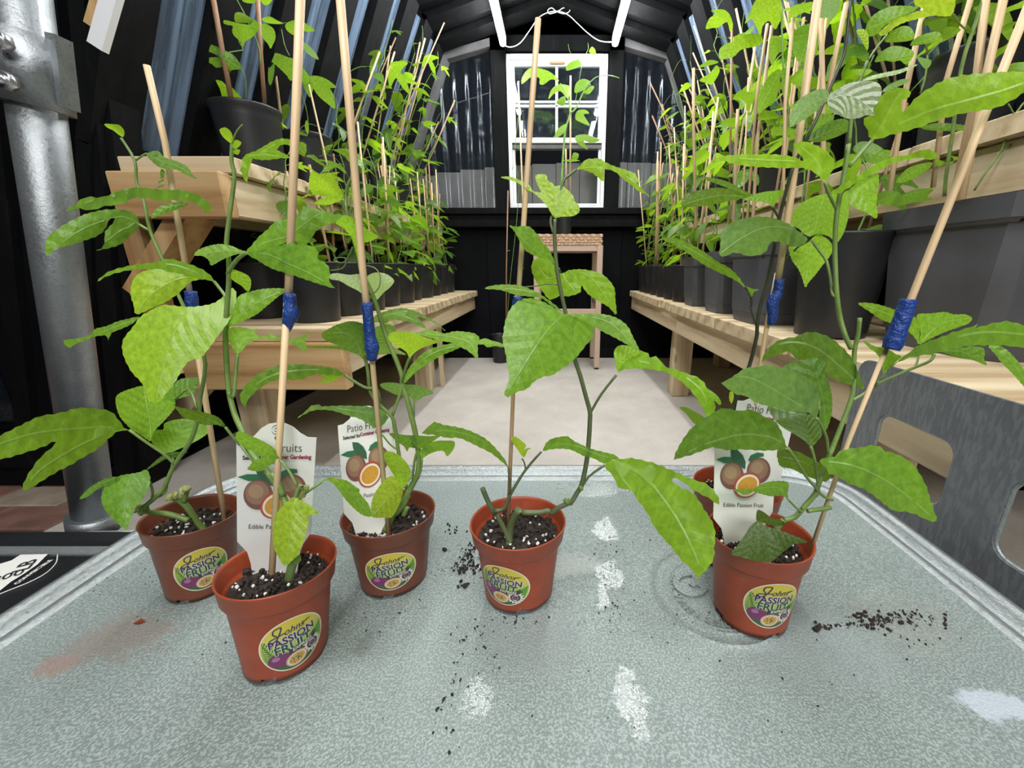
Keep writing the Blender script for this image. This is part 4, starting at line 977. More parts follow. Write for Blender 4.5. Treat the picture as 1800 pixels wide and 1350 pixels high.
pleaf(RL, Y4_, [(958, 488), (920, 470), (870, 400), (820, 350), (740, 335), (650, 325), (560, 328), (490, 350), (400, 370), (300, 385), (220, 420), (120, 470), (0, 530), (-80, 575), (-130, 640), (-60, 690), (0, 705), (80, 690), (160, 665), (260, 635), (340, 605), (385, 580), (420, 578), (380, 622), (300, 690), (240, 770), (190, 850), (165, 920), (172, 945), (230, 920), (330, 855), (440, 790), (540, 740), (620, 690), (700, 645), (760, 600), (800, 560), (860, 508), (905, 490)], [[(958, 488), (780, 468), (600, 478), (400, 495), (200, 530), (-125, 635)], [(905, 488), (760, 532), (600, 602), (420, 705), (280, 805), (172, 942)]], .30, .235, .72, .10, .05)
pleaf(RL, Y4_, [(1115, 572), (1050, 530), (960, 470), (890, 390), (862, 310), (862, 240), (910, 205), (980, 180), (1060, 165), (1110, 230), (1180, 270), (1260, 270), (1300, 310), (1280, 350), (1220, 420), (1160, 480), (1130, 530)], [[(1115, 572), (1110, 450), (1090, 330), (1062, 170)]], .31, .335, .65, .2)
pleaf(RL, Y4_, [(1300, 265), (1350, 250), (1430, 220), (1480, 130), (1520, 98), (1440, 100), (1340, 110), (1290, 150), (1240, 190), (1200, 240), (1190, 290), (1240, 310), (1300, 300)], [[(1300, 290), (1400, 190), (1515, 100)]], .335, .35, .35, .1)
pleaf(RL, Y4_, [(1240, 665), (1180, 640), (1130, 590), (1125, 540), (1150, 490), (1210, 485), (1220, 440), (1290, 415), (1380, 405), (1440, 420), (1480, 440), (1570, 465), (1570, 490), (1500, 545), (1420, 590), (1330, 630)], [[(1240, 665), (1300, 540), (1365, 412)]], .32, .35, .6, .15)
pleaf(RL, Y4_, [(1390, 650), (1330, 650), (1250, 655), (1200, 680), (1140, 730), (1080, 790), (1160, 745), (1230, 705), (1300, 695), (1360, 670)], [[(1390, 650), (1240, 680), (1085, 787)]], .32, .30, .05, .1)
pleaf(RL, Y4_, [(1085, 782), (1110, 820), (1115, 870), (1090, 950), (1050, 1020), (1000, 1070), (980, 1130), (960, 1180), (945, 1232), (900, 1205), (840, 1150), (790, 1100), (760, 1040), (750, 990), (770, 920), (790, 880), (840, 850), (900, 825), (980, 812), (1040, 800)], [[(1085, 785), (985, 815), (940, 900), (920, 1020), (925, 1120), (942, 1228)]], .31, .265, .5, .2)
pleaf(RL, Y4_, [(870, 835), (890, 858), (840, 880), (770, 905), (700, 945), (650, 985), (590, 1002), (610, 970), (660, 920), (720, 880), (800, 845)], [[(870, 842), (740, 895), (592, 1000)]], .295, .28, .45, .1)
stem(RL, [((0, 0, 1), [(213, 243), (237, 283), (240, 320), (253, 353), (263, 403), (283, 450), (305, 500), (345, 590), (361, 640), (352, 700), (348, 735), (335, 775), (305, 820), (287, 860), (263, 883), (246, 898)], [.33, .305], (.0011, .0024)),
          (Y4_, [(1040, 1085), (1120, 1100), (1220, 1108), (1330, 1135), (1400, 1160)], [.305, .31], (.0028, .0034)),
          (Y4_, [(1520, 1235), (1450, 1150), (1390, 1060), (1330, 1010), (1260, 975)], [.318, .31], .0034), (Y4_, [(1365, 1020), (1375, 970), (1388, 920)], [.312, .31], .0030),
          (Y4_, [(958, 488), (1100, 590), (1220, 672), (1292, 742)], [.30, .308], .0014), (Y4_, [(1240, 665), (1280, 700), (1275, 760)], [.32, .308], .0013),
          (Y4_, [(1300, 265), (1400, 190), (1460, 330)], [.33, .31], .0010), (A, [(710, 850), (760, 815), (775, 810)], [.33, .33], .0008), (A, [(785, 1215), (735, 1185)], [.33, .33], .0013),
          (Y4_, [(1110, 870), (1132, 950), (1115, 1030), (1040, 1060), (1000, 1100)], [.308, .305], .0013), (Y4_, [(1240, 880), (1228, 950), (1180, 985)], [.308, .308], .0011), (A, [(845, 935), (860, 950), (835, 962), (862, 975), (835, 985)], [.33, .33], .0006)])
bm = bmesh.new(); rr = random.Random(5)
for q in [(1060, 1085), (1035, 1100), (1025, 1060), (1080, 1060), (1265, 985), (1385, 925), (1300, 975), (1350, 940)]: chunk(bm, PY(Y4_[0]+q[0]/4.22, Y4_[1]+q[1]/4.22, .306), .0042, rr)
L('cut_nodes', bm, 'stub_brown', RL)
s1 = cane(RL, path3((0, 0, 1), [(397, 925), (331, 515)], [.33, .335]), .0022)
s2 = cane(RL, path3((0, 0, 1), [(337, 535), (290, 250), (258, 115)], [.338, .338, .338]), .0021)
tape(RL, s2, path3((0, 0, 1), [(335, 512), (337, 530), (339, 550)], [.336, .336]), [.0042, .0044, .004])
# ---------------- front left vine
FL = vine('FL', 'passion fruit vine in the bright red-brown pot nearest the camera, stem cut to a stub', st_ang=face(PC['FL'])+.06, st_z=.0335, st_roll=.14, seed=4, slot=(.0, .95, face(PC['FL'])+math.pi-.50))
pleaf(FL, D4, [(1005, 268), (920, 262), (850, 258), (790, 290), (740, 320), (700, 375), (650, 440), (645, 500), (665, 560), (700, 620), (740, 660), (765, 710), (790, 765), (845, 768), (870, 730), (900, 700), (930, 655), (990, 560), (1060, 535), (1115, 470), (1150, 420), (1185, 375), (1220, 320), (1245, 240), (1245, 190), (1228, 165), (1195, 195), (1150, 235), (1100, 256)], [[(1005, 268), (935, 370), (887, 480), (855, 610), (820, 762)]], .275, .235, .8, .12)
pleaf(FL, D4, [(1130, 135), (1090, 85), (1020, 50), (940, 25), (890, 15), (800, 35), (700, 48), (600, 72), (545, 100), (513, 135), (580, 100), (680, 75), (760, 70), (880, 77), (960, 92), (1040, 108)], [[(1130, 135), (1000, 75), (880, 45), (700, 60), (516, 133)]], .29, .27, .55, .1)
pleaf(FL, D4, [(1110, 120), (1040, 105), (980, 85), (900, 72), (820, 68), (740, 88), (700, 130), (688, 200), (705, 260), (720, 308), (800, 275), (860, 250), (910, 220), (960, 180), (1000, 140), (1050, 125)], [[(1110, 120), (1040, 112), (950, 120), (860, 160), (780, 220), (722, 304)]], .292, .265, .85, .15)
pleaf(FL, D4, [(1200, 372), (1215, 330), (1240, 260), (1260, 210), (1330, 185), (1400, 172), (1480, 170), (1510, 180), (1460, 220), (1400, 270), (1350, 310), (1280, 345), (1230, 365)], [[(1202, 372), (1290, 290), (1400, 225), (1505, 182)]], .28, .30, .55, .2)
pleaf(FL, D4, [(735, 320), (680, 330), (620, 345), (560, 370), (500, 385), (470, 420), (400, 435), (335, 445), (345, 470), (370, 485), (400, 462), (450, 445), (500, 425), (560, 420), (570, 445), (590, 405), (640, 385), (700, 355)], [[(735, 330), (600, 378), (480, 425), (340, 455)]], .29, .28, .45, .1)
pleaf(FL, D4, [(1255, 515), (1210, 455), (1198, 400), (1215, 378), (1280, 375), (1340, 390), (1365, 375), (1345, 408), (1400, 425), (1430, 405), (1460, 430), (1540, 435), (1600, 420), (1640, 405), (1612, 445), (1617, 510), (1570, 480), (1520, 460), (1450, 445), (1370, 440), (1310, 462)], [[(1255, 515), (1290, 440), (1400, 432), (1630, 412)], [(1255, 515), (1240, 440), (1220, 385)]], .285, .30, 'f', .15)
pleaf(FL, D4, [(1215, 70), (1260, 80), (1310, 105), (1325, 140), (1310, 188), (1270, 155), (1230, 130), (1195, 95)], [[(1210, 75), (1270, 115), (1308, 185)]], .28, .28, .75, .1)
pleaf(FL, Z1, [(155, 1005), (100, 985), (30, 955), (-60, 940), (-150, 955), (-230, 985), (-265, 1030), (-200, 1035), (-150, 1068), (-130, 1110), (-60, 1075), (0, 1045), (80, 1020)], [[(155, 1005), (-20, 995), (-262, 1028)]], .275, .27, 'f', .2)
pleaf(FL, Z1, [(150, 1005), (190, 950), (250, 880), (320, 820), (380, 760), (450, 745), (520, 715), (580, 690), (600, 640), (680, 660), (760, 680), (840, 700), (910, 712), (850, 770), (780, 790), (700, 840), (660, 900), (620, 950), (570, 990), (525, 1005), (530, 960), (560, 930), (500, 920), (460, 930), (380, 960), (280, 990)], [[(150, 1005), (300, 930), (470, 880), (600, 790), (720, 710), (900, 712)]], .275, .29, .42, .15)
pleaf(FL, Z1, [(150, 1010), (280, 985), (400, 955), (500, 930), (560, 950), (630, 950), (690, 965), (720, 1010), (710, 1055), (760, 1080), (800, 1120), (810, 1180), (805, 1240), (850, 1290), (740, 1262), (620, 1222), (480, 1175), (350, 1135), (230, 1065)], [[(150, 1010), (330, 1030), (500, 1110), (640, 1170), (845, 1288)]], .27, .25, .45, .15)
pleaf(FL, Z1, [(60, 410), (110, 330), (115, 270), (150, 230), (220, 205), (290, 165), (360, 125), (430, 105), (500, 115), (560, 130), (610, 140), (625, 180), (608, 250), (560, 220), (510, 175), (450, 150), (420, 160), (390, 195), (430, 215), (495, 258), (420, 262), (330, 275), (250, 275), (200, 265), (185, 310), (165, 370), (155, 460), (130, 430), (112, 380), (98, 360)], [[(60, 410), (150, 250), (270, 215), (430, 128), (540, 150), (608, 240)], [(150, 250), (300, 240), (490, 256)], [(100, 330), (150, 340), (155, 455)]], .285, .27, .6, .2)
pleaf(FL, Y4_, [(1672, 468), (1600, 450), (1530, 452), (1440, 420), (1370, 400), (1320, 350), (1290, 310), (1330, 320), (1400, 335), (1480, 350), (1560, 370), (1620, 395), (1655, 430)], [[(1672, 468), (1500, 390), (1292, 312)]], .26, .28, .12, .2)
pleaf(FL, Z3, [(395, 905), (370, 850), (300, 800), (240, 770), (190, 750), (130, 720), (80, 715), (65, 760), (110, 820), (160, 850), (230, 890), (280, 920), (210, 940), (175, 985), (155, 1010), (200, 1025), (260, 1028), (300, 1005), (350, 975), (410, 970), (430, 955)], [[(410, 925), (300, 860), (180, 800), (75, 740)], [(410, 925), (300, 960), (160, 1008)]], .245, .24, .6, .1)
pleaf(FL, Z3, [(740, 1110), (800, 1078), (870, 1085), (940, 1100), (1000, 1140), (1048, 1175), (1040, 1190), (1060, 1220), (1110, 1280), (1135, 1340), (1135, 1385), (1080, 1380), (1020, 1340), (940, 1260), (880, 1180), (830, 1120), (780, 1100)], [[(740, 1110), (860, 1105), (950, 1190), (1050, 1290), (1130, 1380)]], .25, .255, .6, .2)
pleaf(FL, TG, [(575, 650), (560, 640), (500, 690), (440, 750), (400, 820), (385, 900), (385, 1000), (400, 1090), (430, 1150), (460, 1205), (490, 1228), (540, 1190), (600, 1130), (640, 1030), (670, 930), (685, 850), (690, 800), (775, 780), (700, 720), (640, 680)], [[(572, 650), (545, 800), (530, 950), (490, 1225)], [(572, 650), (690, 720), (772, 780)]], .235, .215, .9, .15)
stem(FL, [((0, 0, 1), [(408, 253), (407, 283), (412, 310), (405, 367), (398, 427), (402, 457), (402, 500), (397, 567), (397, 610), (402, 683), (412, 727), (427, 760), (443, 797), (470, 830), (490, 860), (502, 884), (508, 930), (512, 975)], [.285, .285, .285, .283, .28, .28, .28, .28, .28, .275, .27, .262, .255, .25, .246, .243, .236, .232], (.0014, .0030)),
          (Z3, [(350, 1040), (400, 1120), (440, 1220)], [.246, .243], .0026),
          (Z1, [(150, 1008), (90, 1050), (40, 1110), (0, 1180)], [.273, .28], .0016), (Z1, [(58, 410), (35, 430)], [.285, .285], .0016), (D4, [(1130, 135), (1180, 200), (1195, 230)], [.29, .28], .0013),
          (D4, [(1200, 372), (1188, 410)], [.28, .28], .0013), (D4, [(1253, 515), (1245, 600), (1235, 720), (1222, 745), (1205, 720)], [.283, .272], .0015), (Y4_, [(1672, 468), (1720, 530), (1780, 600)], [.26, .262], .0012), (D4, [(1250, 960), (1300, 1040), (1380, 1130)], [.262, .25], .0012),
          (Z3, [(410, 940), (450, 975), (500, 1050), (550, 1145)], [.243, .238], .0011), (Z3, [(540, 1250), (640, 1185), (745, 1110)], [.236, .249], .0012), (TG, [(575, 655), (590, 600), (620, 540)], [.236, .237], .0016), (TG, [(590, 650), (660, 590), (680, 550)], [.238, .239], .0016),
          ((0, 0, 1), [(408, 255), (412, 240), (418, 228), (426, 219)], [.285, .285], (.0008, .0004))], 'stem_green')
stem(FL, [(TG, [(520, 1340), (535, 1260), (560, 1190), (590, 1172)], [.232, .225], .0038)], 'stem_green')
bm = bmesh.new()
for q in [(620, 560), (640, 620), (600, 600), (665, 570), (615, 640)]: chunk(bm, PY(400+q[0]/4.82, 740+q[1]/4.82, .2385), .0028, rr, .3)
L('cut_nodes', bm, 'stub_brown', FL)
for ol in ([(408, 252), (400, 248), (390, 238), (386, 228), (396, 224), (406, 232), (410, 245)], [(411, 262), (420, 258), (424, 250), (414, 246), (409, 255)], [(409, 268), (418, 272), (422, 264), (414, 262)]): pleaf(FL, (0, 0, 1), ol, [], .285, .28, .85, .1)
s1 = cane(FL, path3((0, 0, 1), [(478, 1008), (505, 530)], [.234, .262]), .0021); s2 = cane(FL, path3((0, 0, 1), [(505, 560), (515, 330), (529, -25)], [.263, .263, .263]), .0023)
tape(FL, s2, path3((0, 0, 1), [(509, 516), (510, 535), (512, 552), (507, 566), (503, 582)], [.261, .261]), [.0034, .0036, .0048, .0036, .0022])
plant_tag((415.5, 743), (558, 743), (415.5, 940), 'white printed fruit tag standing in the nearest pot, fruit picture half hidden by a leaf', (.262, .262, .262))
# ---------------- middle vine
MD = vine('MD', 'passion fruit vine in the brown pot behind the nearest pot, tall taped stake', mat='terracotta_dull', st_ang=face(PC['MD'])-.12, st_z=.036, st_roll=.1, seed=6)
pleaf(MD, Z1, [(1055, 1135), (1030, 1060), (1005, 960), (975, 880), (920, 820), (860, 780), (850, 765), (910, 712), (965, 722), (1020, 750), (1070, 795), (1130, 840), (1190, 882), (1140, 915), (1080, 935), (1065, 985), (1065, 1060)], [[(1055, 1135), (1040, 1000), (1000, 860), (912, 716)]], .33, .30, .6, .3)
pleaf(MD, Z1, [(905, 592), (860, 610), (800, 630), (690, 625), (720, 590), (780, 567), (690, 552), (640, 560), (580, 578), (630, 548), (670, 545), (650, 500), (645, 430), (670, 360), (730, 385), (790, 375), (830, 395), (860, 440), (890, 500), (915, 560)], [[(905, 592), (800, 470), (680, 370)], [(905, 592), (800, 590), (695, 622)]], .33, .30, .85, .2)
pleaf(MD, Z1, [(915, 578), (905, 500), (880, 440), (850, 390), (810, 350), (750, 320), (700, 290), (660, 260), (615, 243), (680, 235), (730, 280), (790, 330), (840, 380), (880, 450), (918, 520)], [[(915, 578), (880, 450), (780, 330), (618, 243)]], .328, .31, .35, .1)
pleaf(MD, Z1, [(980, 300), (975, 250), (950, 210), (890, 190), (800, 195), (735, 190), (790, 185), (850, 205), (890, 225), (930, 250), (950, 280)], [[(980, 300), (900, 205), (738, 190)]], .33, .31, .4, .1)
pleaf(MD, Z2, [(455, 935), (425, 905), (360, 875), (280, 850), (150, 838), (0, 832), (-150, 822), (0, 815), (180, 812), (230, 810), (150, 780), (85, 740), (80, 700), (130, 665), (220, 620), (330, 590), (420, 600), (470, 630), (485, 750), (490, 860), (470, 900)], [[(455, 935), (400, 790), (300, 700), (100, 700)], [(455, 935), (300, 848), (-145, 822)]], .31, .30, .22, .15)
pleaf(MD, Z2, [(690, 790), (620, 795), (555, 805), (545, 740), (545, 665), (600, 630), (680, 615), (740, 640), (745, 680), (700, 690), (680, 740)], [[(555, 800), (620, 710), (735, 640)]], .335, .345, .42, .1)
pleaf(MD, Z2, [(840, 890), (760, 885), (680, 885), (560, 888), (555, 810), (620, 797), (690, 802), (760, 840)], [[(840, 890), (700, 845), (560, 845)]], .35, .35, 'p', .1)
pleaf(MD, Z2, [(875, 918), (845, 870), (790, 830), (720, 790), (685, 750), (685, 715), (720, 690), (800, 685), (880, 690), (960, 715), (1040, 745), (1145, 772), (1060, 805), (980, 835), (920, 875)], [[(875, 918), (820, 800), (740, 720)], [(875, 918), (960, 810), (1140, 772)]], .31, .295, .9, .2)
pleaf(MD, Z2, [(900, 690), (960, 690), (1030, 670), (1100, 675), (1190, 700), (1280, 680), (1380, 685), (1460, 700), (1500, 730), (1510, 760), (1490, 810), (1490, 925), (1440, 890), (1390, 850), (1320, 820), (1240, 780), (1160, 770), (1060, 740), (980, 715)], [[(900, 690), (1100, 715), (1280, 740), (1420, 790), (1485, 920)]], .32, .31, 'f', .2)
pleaf(MD, Z2, [(1500, 800), (1510, 760), (1560, 745), (1620, 765), (1680, 780), (1718, 800), (1715, 825), (1650, 815), (1580, 825), (1540, 800)], [[(1500, 785), (1600, 795), (1715, 812)]], .33, .33, 'f', .2)
pleaf(MD, Z2, [(530, 590), (560, 540), (640, 505), (720, 480), (820, 470), (900, 490), (980, 520), (1060, 570), (1130, 610), (1200, 680), (1120, 620), (1050, 582), (960, 545), (920, 535), (980, 590), (1030, 660), (960, 630), (880, 600), (800, 585), (720, 580), (650, 610), (590, 600)], [[(530, 590), (680, 530), (850, 500), (1030, 560), (1195, 675)], [(680, 530), (860, 560), (1025, 655)]], .34, .35, 'g', .2)
pleaf(MD, Z2, [(825, 1150), (835, 1080), (870, 1010), (920, 950), (980, 890), (1060, 840), (1160, 810), (1260, 790), (1330, 800), (1330, 825), (1260, 860), (1160, 900), (1080, 950), (1000, 1000), (930, 1050), (870, 1110)], [[(825, 1150), (930, 1000), (1050, 900), (1180, 845), (1328, 812)]], .32, .345, .5, .2)
pleaf(MD, Z3, [(1475, 490), (1460, 450), (1430, 430), (1340, 425), (1260, 390), (1220, 365), (1210, 335), (1300, 325), (1400, 340), (1500, 345), (1560, 370), (1630, 408), (1560, 435), (1500, 470)], [[(1475, 490), (1430, 400), (1225, 345)], [(1475, 490), (1530, 420), (1628, 408)]], .335, .345, 'g', .2)
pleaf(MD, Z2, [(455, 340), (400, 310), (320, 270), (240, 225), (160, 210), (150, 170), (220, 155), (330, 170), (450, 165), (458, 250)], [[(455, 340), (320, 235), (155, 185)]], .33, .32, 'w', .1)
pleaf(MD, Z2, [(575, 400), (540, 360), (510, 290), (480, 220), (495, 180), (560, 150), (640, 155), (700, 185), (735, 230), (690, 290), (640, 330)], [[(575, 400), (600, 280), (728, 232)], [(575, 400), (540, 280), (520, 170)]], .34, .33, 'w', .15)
pleaf(MD, Z3, [(930, 265), (860, 220), (770, 200), (680, 190), (580, 180), (460, 182), (360, 200), (280, 240), (200, 290), (140, 350), (100, 420), (98, 460), (130, 510), (148, 535), (150, 480), (200, 420), (260, 370), (340, 320), (440, 300), (560, 305), (640, 280), (700, 260), (760, 262), (860, 270)], [[(930, 265), (760, 228), (560, 232), (360, 270), (200, 370), (148, 530)]], .31, .275, .3, .2)
pleaf(MD, Z3, [(895, 270), (850, 310), (780, 325), (718, 322), (765, 290), (730, 262), (800, 262)], [[(895, 270), (800, 290), (722, 320)]], .312, .31, .75, .1)
pleaf(MD, Z3, [(1275, 600), (1240, 560), (1200, 530), (1100, 515), (1000, 510), (900, 508), (800, 512), (750, 515), (720, 500), (660, 510), (620, 550), (550, 608), (620, 572), (680, 547), (770, 542), (860, 557), (950, 587), (1040, 612), (1110, 650), (1190, 690), (1240, 650)], [[(1275, 600), (1150, 575), (950, 545), (700, 525), (555, 605)]], .315, .29, 'g', .2)
pleaf(MD, Z3, [(1385, 1155), (1330, 1080), (1290, 1020), (1250, 950), (1238, 900), (1260, 870), (1320, 880), (1380, 920), (1430, 980), (1450, 1040), (1430, 1110)], [[(1385, 1155), (1350, 1000), (1255, 878)]], .305, .29, .85, .15)
pleaf(MD, Z3, [(1385, 1160), (1330, 1080), (1270, 1075), (1190, 1160), (1145, 1250), (1135, 1330), (1145, 1390), (1230, 1395), (1300, 1390), (1350, 1310), (1380, 1230)], [[(1385, 1160), (1290, 1230), (1220, 1300), (1150, 1385)]], .305, .275, .95, .15)
pleaf(MD, Z3, [(1500, 850), (1440, 840), (1420, 872), (1395, 830), (1350, 800), (1280, 728), (1400, 740), (1500, 745), (1600, 750), (1685, 745), (1640, 780), (1570, 830), (1520, 850)], [[(1510, 845), (1450, 790), (1290, 732)], [(1510, 845), (1580, 790), (1680, 748)]], .315, .32, .3, .2)
pleaf(MD, Z3, [(1535, 930), (1520, 880), (1560, 830), (1640, 790), (1720, 785), (1790, 790), (1797, 830), (1770, 880), (1735, 908), (1710, 870), (1660, 870), (1600, 890), (1560, 915)], [[(1535, 930), (1620, 830), (1790, 805)]], .315, .30, .5, .2)
stem(MD, [((0, 0, 1), [(617, 288), (619, 309), (611, 327), (608, 353), (609, 373), (618, 405), (633, 470), (643, 493), (659, 528), (671, 567), (684, 604), (698, 637), (707, 664), (707, 673), (718, 711), (729, 756), (733, 778), (736, 800), (735, 830), (727, 848), (719, 863), (706, 888), (690, 908), (676, 935)], [.33, .335, .335, .335, .33, .33, .33, .33, .33, .33, .33, .328, .325, .325, .322, .32, .32, .32, .32, .319, .318, .316, .315, .31], (.0013, .0038)),
          ((0, 0, 1), [(633, 602), (642, 629), (647, 655), (651, 689), (667, 711), (689, 733), (695, 756), (700, 789), (706, 830), (716, 860)], [.315, .32], (.0017, .0022)), ((0, 0, 1), [(689, 733), (702, 695), (707, 675)], [.318, .324], .0016), ((0, 0, 1), [(668, 705), (662, 684), (644, 682), (625, 672), (606, 659)], [.316, .312], .0016),
          (Z2, [(878, 915), (850, 980), (825, 1060), (810, 1140)], [.31, .322], .0014), (Z3, [(1476, 490), (1475, 590), (1470, 700)], [.335, .325], .0010), (Z3, [(1540, 930), (1530, 1020), (1510, 1080)], [.316, .318], .0011), (Z3, [(1500, 870), (1480, 940), (1465, 1060), (1470, 1110)], [.318, .319], .0014),
          (Z1, [(905, 592), (915, 640), (930, 680)], [.33, .33], .0011), (Z3, [(1385, 1158), (1440, 1090), (1465, 1075)], [.306, .318], .0011), (Z3, [(1225, 740), (1290, 820), (1350, 860)], [.312, .318], .0009), (Z2, [(500, 350), (540, 390), (560, 410)], [.33, .33], .0009),
          (Z3, [(1430, 1215), (1395, 1290), (1330, 1370)], [.318, .312], .0030), (Z3, [(1420, 1310), (1390, 1380)], [.315, .313], .0028), ((550, 450, 5.143), [(480, 85), (560, 110), (605, 170), (605, 260), (570, 320), (520, 345)], [.325, .325], .0006), ((540, 330, 3.65), [(150, 530), (220, 520), (250, 480), (240, 450), (190, 450), (175, 470), (230, 480), (270, 430), (290, 380)], [.34, .34], .0006)], 'stem_green')
s1 = cane(MD, path3((0, 0, 1), [(684, 945), (652, 610), (645, 530)], [.308, .312, .313]), .0021); s2 = cane(MD, path3((0, 0, 1), [(655, 632), (637, 470), (620, 260), (596, -25)], [.31, .308, .305, .302]), .0026)
tape(MD, s2, path3((0, 0, 1), [(645, 532), (648, 560), (651, 592), (654, 610), (654, 633)], [.307, .307]), [.0037, .0040, .0040, .0056, .0034])
plant_tag((592, 722), (686, 706), (603, 892), 'shaded white fruit tag in the middle brown pot, tilted, halved fruit fully visible', (.345, .35, .32))
# ---------------- centre vine
CE = vine('CE', 'passion fruit vine with one huge heart-shaped leaf, in the middle of the table', st_ang=face(PC['CE'])-.42, st_z=.036, st_roll=-.16, seed=8)
pleaf(CE, M5, [(1170, 305), (1110, 265), (1040, 230), (980, 222), (930, 240), (890, 280), (865, 340), (855, 400), (850, 450), (865, 510), (875, 570), (885, 640), (870, 690), (858, 735), (880, 745), (920, 720), (980, 700), (1020, 660), (1070, 635), (1110, 630), (1170, 590), (1220, 555), (1260, 510), (1290, 470), (1325, 430), (1330, 380), (1310, 335), (1270, 320), (1200, 312)], [[(1170, 312), (1090, 390), (1020, 490), (950, 600), (868, 740)]], .305, .255, .55, .2, .08)
pleaf(CE, M5, [(1185, 308), (1260, 305), (1330, 303), (1400, 310), (1460, 330), (1510, 370), (1535, 420), (1565, 480), (1575, 510), (1520, 475), (1450, 435), (1380, 400), (1330, 370), (1290, 335)], [[(1185, 308), (1350, 330), (1450, 380), (1572, 508)]], .308, .30, 'f', .2)
pleaf(CE, M5, [(1170, 300), (1100, 255), (1060, 225), (1000, 215), (920, 205), (840, 180), (755, 172), (800, 155), (880, 150), (950, 158), (1010, 180), (1070, 215), (1130, 260)], [[(1170, 300), (1050, 210), (920, 178), (758, 170)]], .308, .30, 'f', .15)
pleaf(CE, M5, [(1155, 92), (1200, 75), (1270, 70), (1350, 85), (1400, 115), (1440, 170), (1445, 230), (1450, 308), (1410, 270), (1360, 240), (1300, 200), (1265, 155), (1262, 190), (1200, 212), (1150, 212), (1100, 230), (1060, 185), (1030, 140), (1003, 75), (1012, 25), (1050, 5), (1100, 0), (1135, 30)], [[(1155, 92), (1230, 78), (1330, 130), (1448, 300)], [(1155, 92), (1090, 120), (1040, 60)], [(1155, 92), (1200, 150), (1240, 195)]], .325, .32, .66, .1)
pleaf(CE, Z4, [(545, 1085), (500, 1030), (420, 1005), (350, 980), (270, 930), (240, 880), (210, 820), (175, 760), (130, 708), (190, 718), (260, 712), (320, 720), (370, 770), (410, 820), (440, 870), (490, 920), (520, 980), (545, 1040)], [[(545, 1085), (420, 980), (300, 880), (135, 708)]], .31, .30, .42, .15)
pleaf(CE, Z4, [(548, 640), (515, 600), (480, 540), (420, 470), (350, 410), (290, 380), (240, 340), (160, 300), (55, 270), (100, 260), (170, 270), (240, 300), (310, 335), (350, 390), (420, 405), (390, 340), (372, 290), (372, 248), (430, 240), (470, 250), (485, 300), (530, 325), (545, 350), (600, 340), (650, 370), (690, 410), (720, 450), (730, 490), (765, 520), (772, 580), (740, 610), (700, 625), (620, 628), (575, 635)], [[(548, 640), (535, 500), (525, 380), (430, 255)], [(548, 640), (420, 470), (300, 355), (60, 270)], [(548, 640), (640, 570), (765, 560)]], .31, .325, .85, .1)
pleaf(CE, Z4, [(745, 195), (790, 150), (830, 105), (890, 98), (950, 95), (1000, 125), (1060, 155), (1130, 180), (1210, 205), (1280, 235), (1300, 270), (1335, 320), (1290, 310), (1320, 350), (1370, 400), (1420, 450), (1370, 420), (1300, 390), (1250, 340), (1190, 300), (1140, 255), (1090, 215), (1000, 195), (1000, 250), (993, 308), (940, 270), (890, 230), (840, 215), (800, 195)], [[(745, 195), (880, 180), (1050, 185), (1200, 265), (1418, 448)], [(880, 180), (960, 220), (993, 300)]], .32, .30, .78, .2)
pleaf(CE, Z5, [(165, 280), (200, 262), (280, 258), (350, 265), (420, 280), (470, 310), (520, 350), (570, 410), (600, 460), (625, 510), (640, 570), (660, 530), (665, 480), (665, 430), (630, 370), (610, 330), (570, 300), (510, 280), (460, 260), (410, 250), (390, 220), (360, 195), (330, 200), (320, 180), (280, 165), (270, 190), (230, 205), (195, 230)], [[(165, 280), (250, 225), (400, 255), (520, 310), (610, 400), (642, 565)]], .305, .275, .62, .2)
pleaf(CE, Z5, [(165, 272), (150, 220), (145, 170), (170, 140), (220, 140), (260, 160), (275, 185), (230, 205), (190, 240)], [[(165, 272), (195, 200), (265, 165)]], .31, .32, .72, .1)
pleaf(CE, Z5, [(622, 362), (650, 375), (680, 400), (697, 430), (690, 447), (660, 420), (635, 395)], [], .285, .28, .6, .1)
pleaf(CE, Y3_, [(800, 340), (830, 300), (880, 300), (950, 290), (1010, 285), (1080, 300), (1170, 320), (1250, 350), (1320, 380), (1390, 410), (1480, 450), (1580, 480), (1640, 530), (1680, 590), (1692, 648), (1600, 592), (1480, 530), (1400, 465), (1320, 440), (1330, 470), (1400, 520), (1470, 545), (1530, 610), (1570, 680), (1610, 740), (1650, 820), (1655, 900), (1650, 980), (1645, 1060), (1610, 1120), (1560, 1180), (1520, 1215), (1480, 1150), (1400, 1080), (1340, 1000), (1250, 900), (1170, 790), (1120, 690), (1040, 590), (1010, 530), (960, 530), (910, 510), (880, 460), (855, 400), (810, 375)], [[(830, 320), (1000, 370), (1150, 480), (1250, 600), (1360, 760), (1450, 930), (1520, 1090), (1522, 1205)], [(870, 310), (1100, 340), (1400, 440), (1688, 640)], [(870, 330), (930, 440), (1000, 522)]], .30, .235, .68, .15, .05)
pleaf(CE, Y3_, [(325, 235), (350, 170), (400, 135), (470, 120), (520, 118), (560, 150), (640, 190), (720, 220), (800, 240), (890, 265), (910, 300), (850, 300), (800, 330), (720, 290), (650, 275), (590, 245), (530, 220), (430, 215), (360, 225)], [[(325, 235), (450, 180), (600, 200), (750, 262), (908, 298)]], .31, .30, .4, .2)
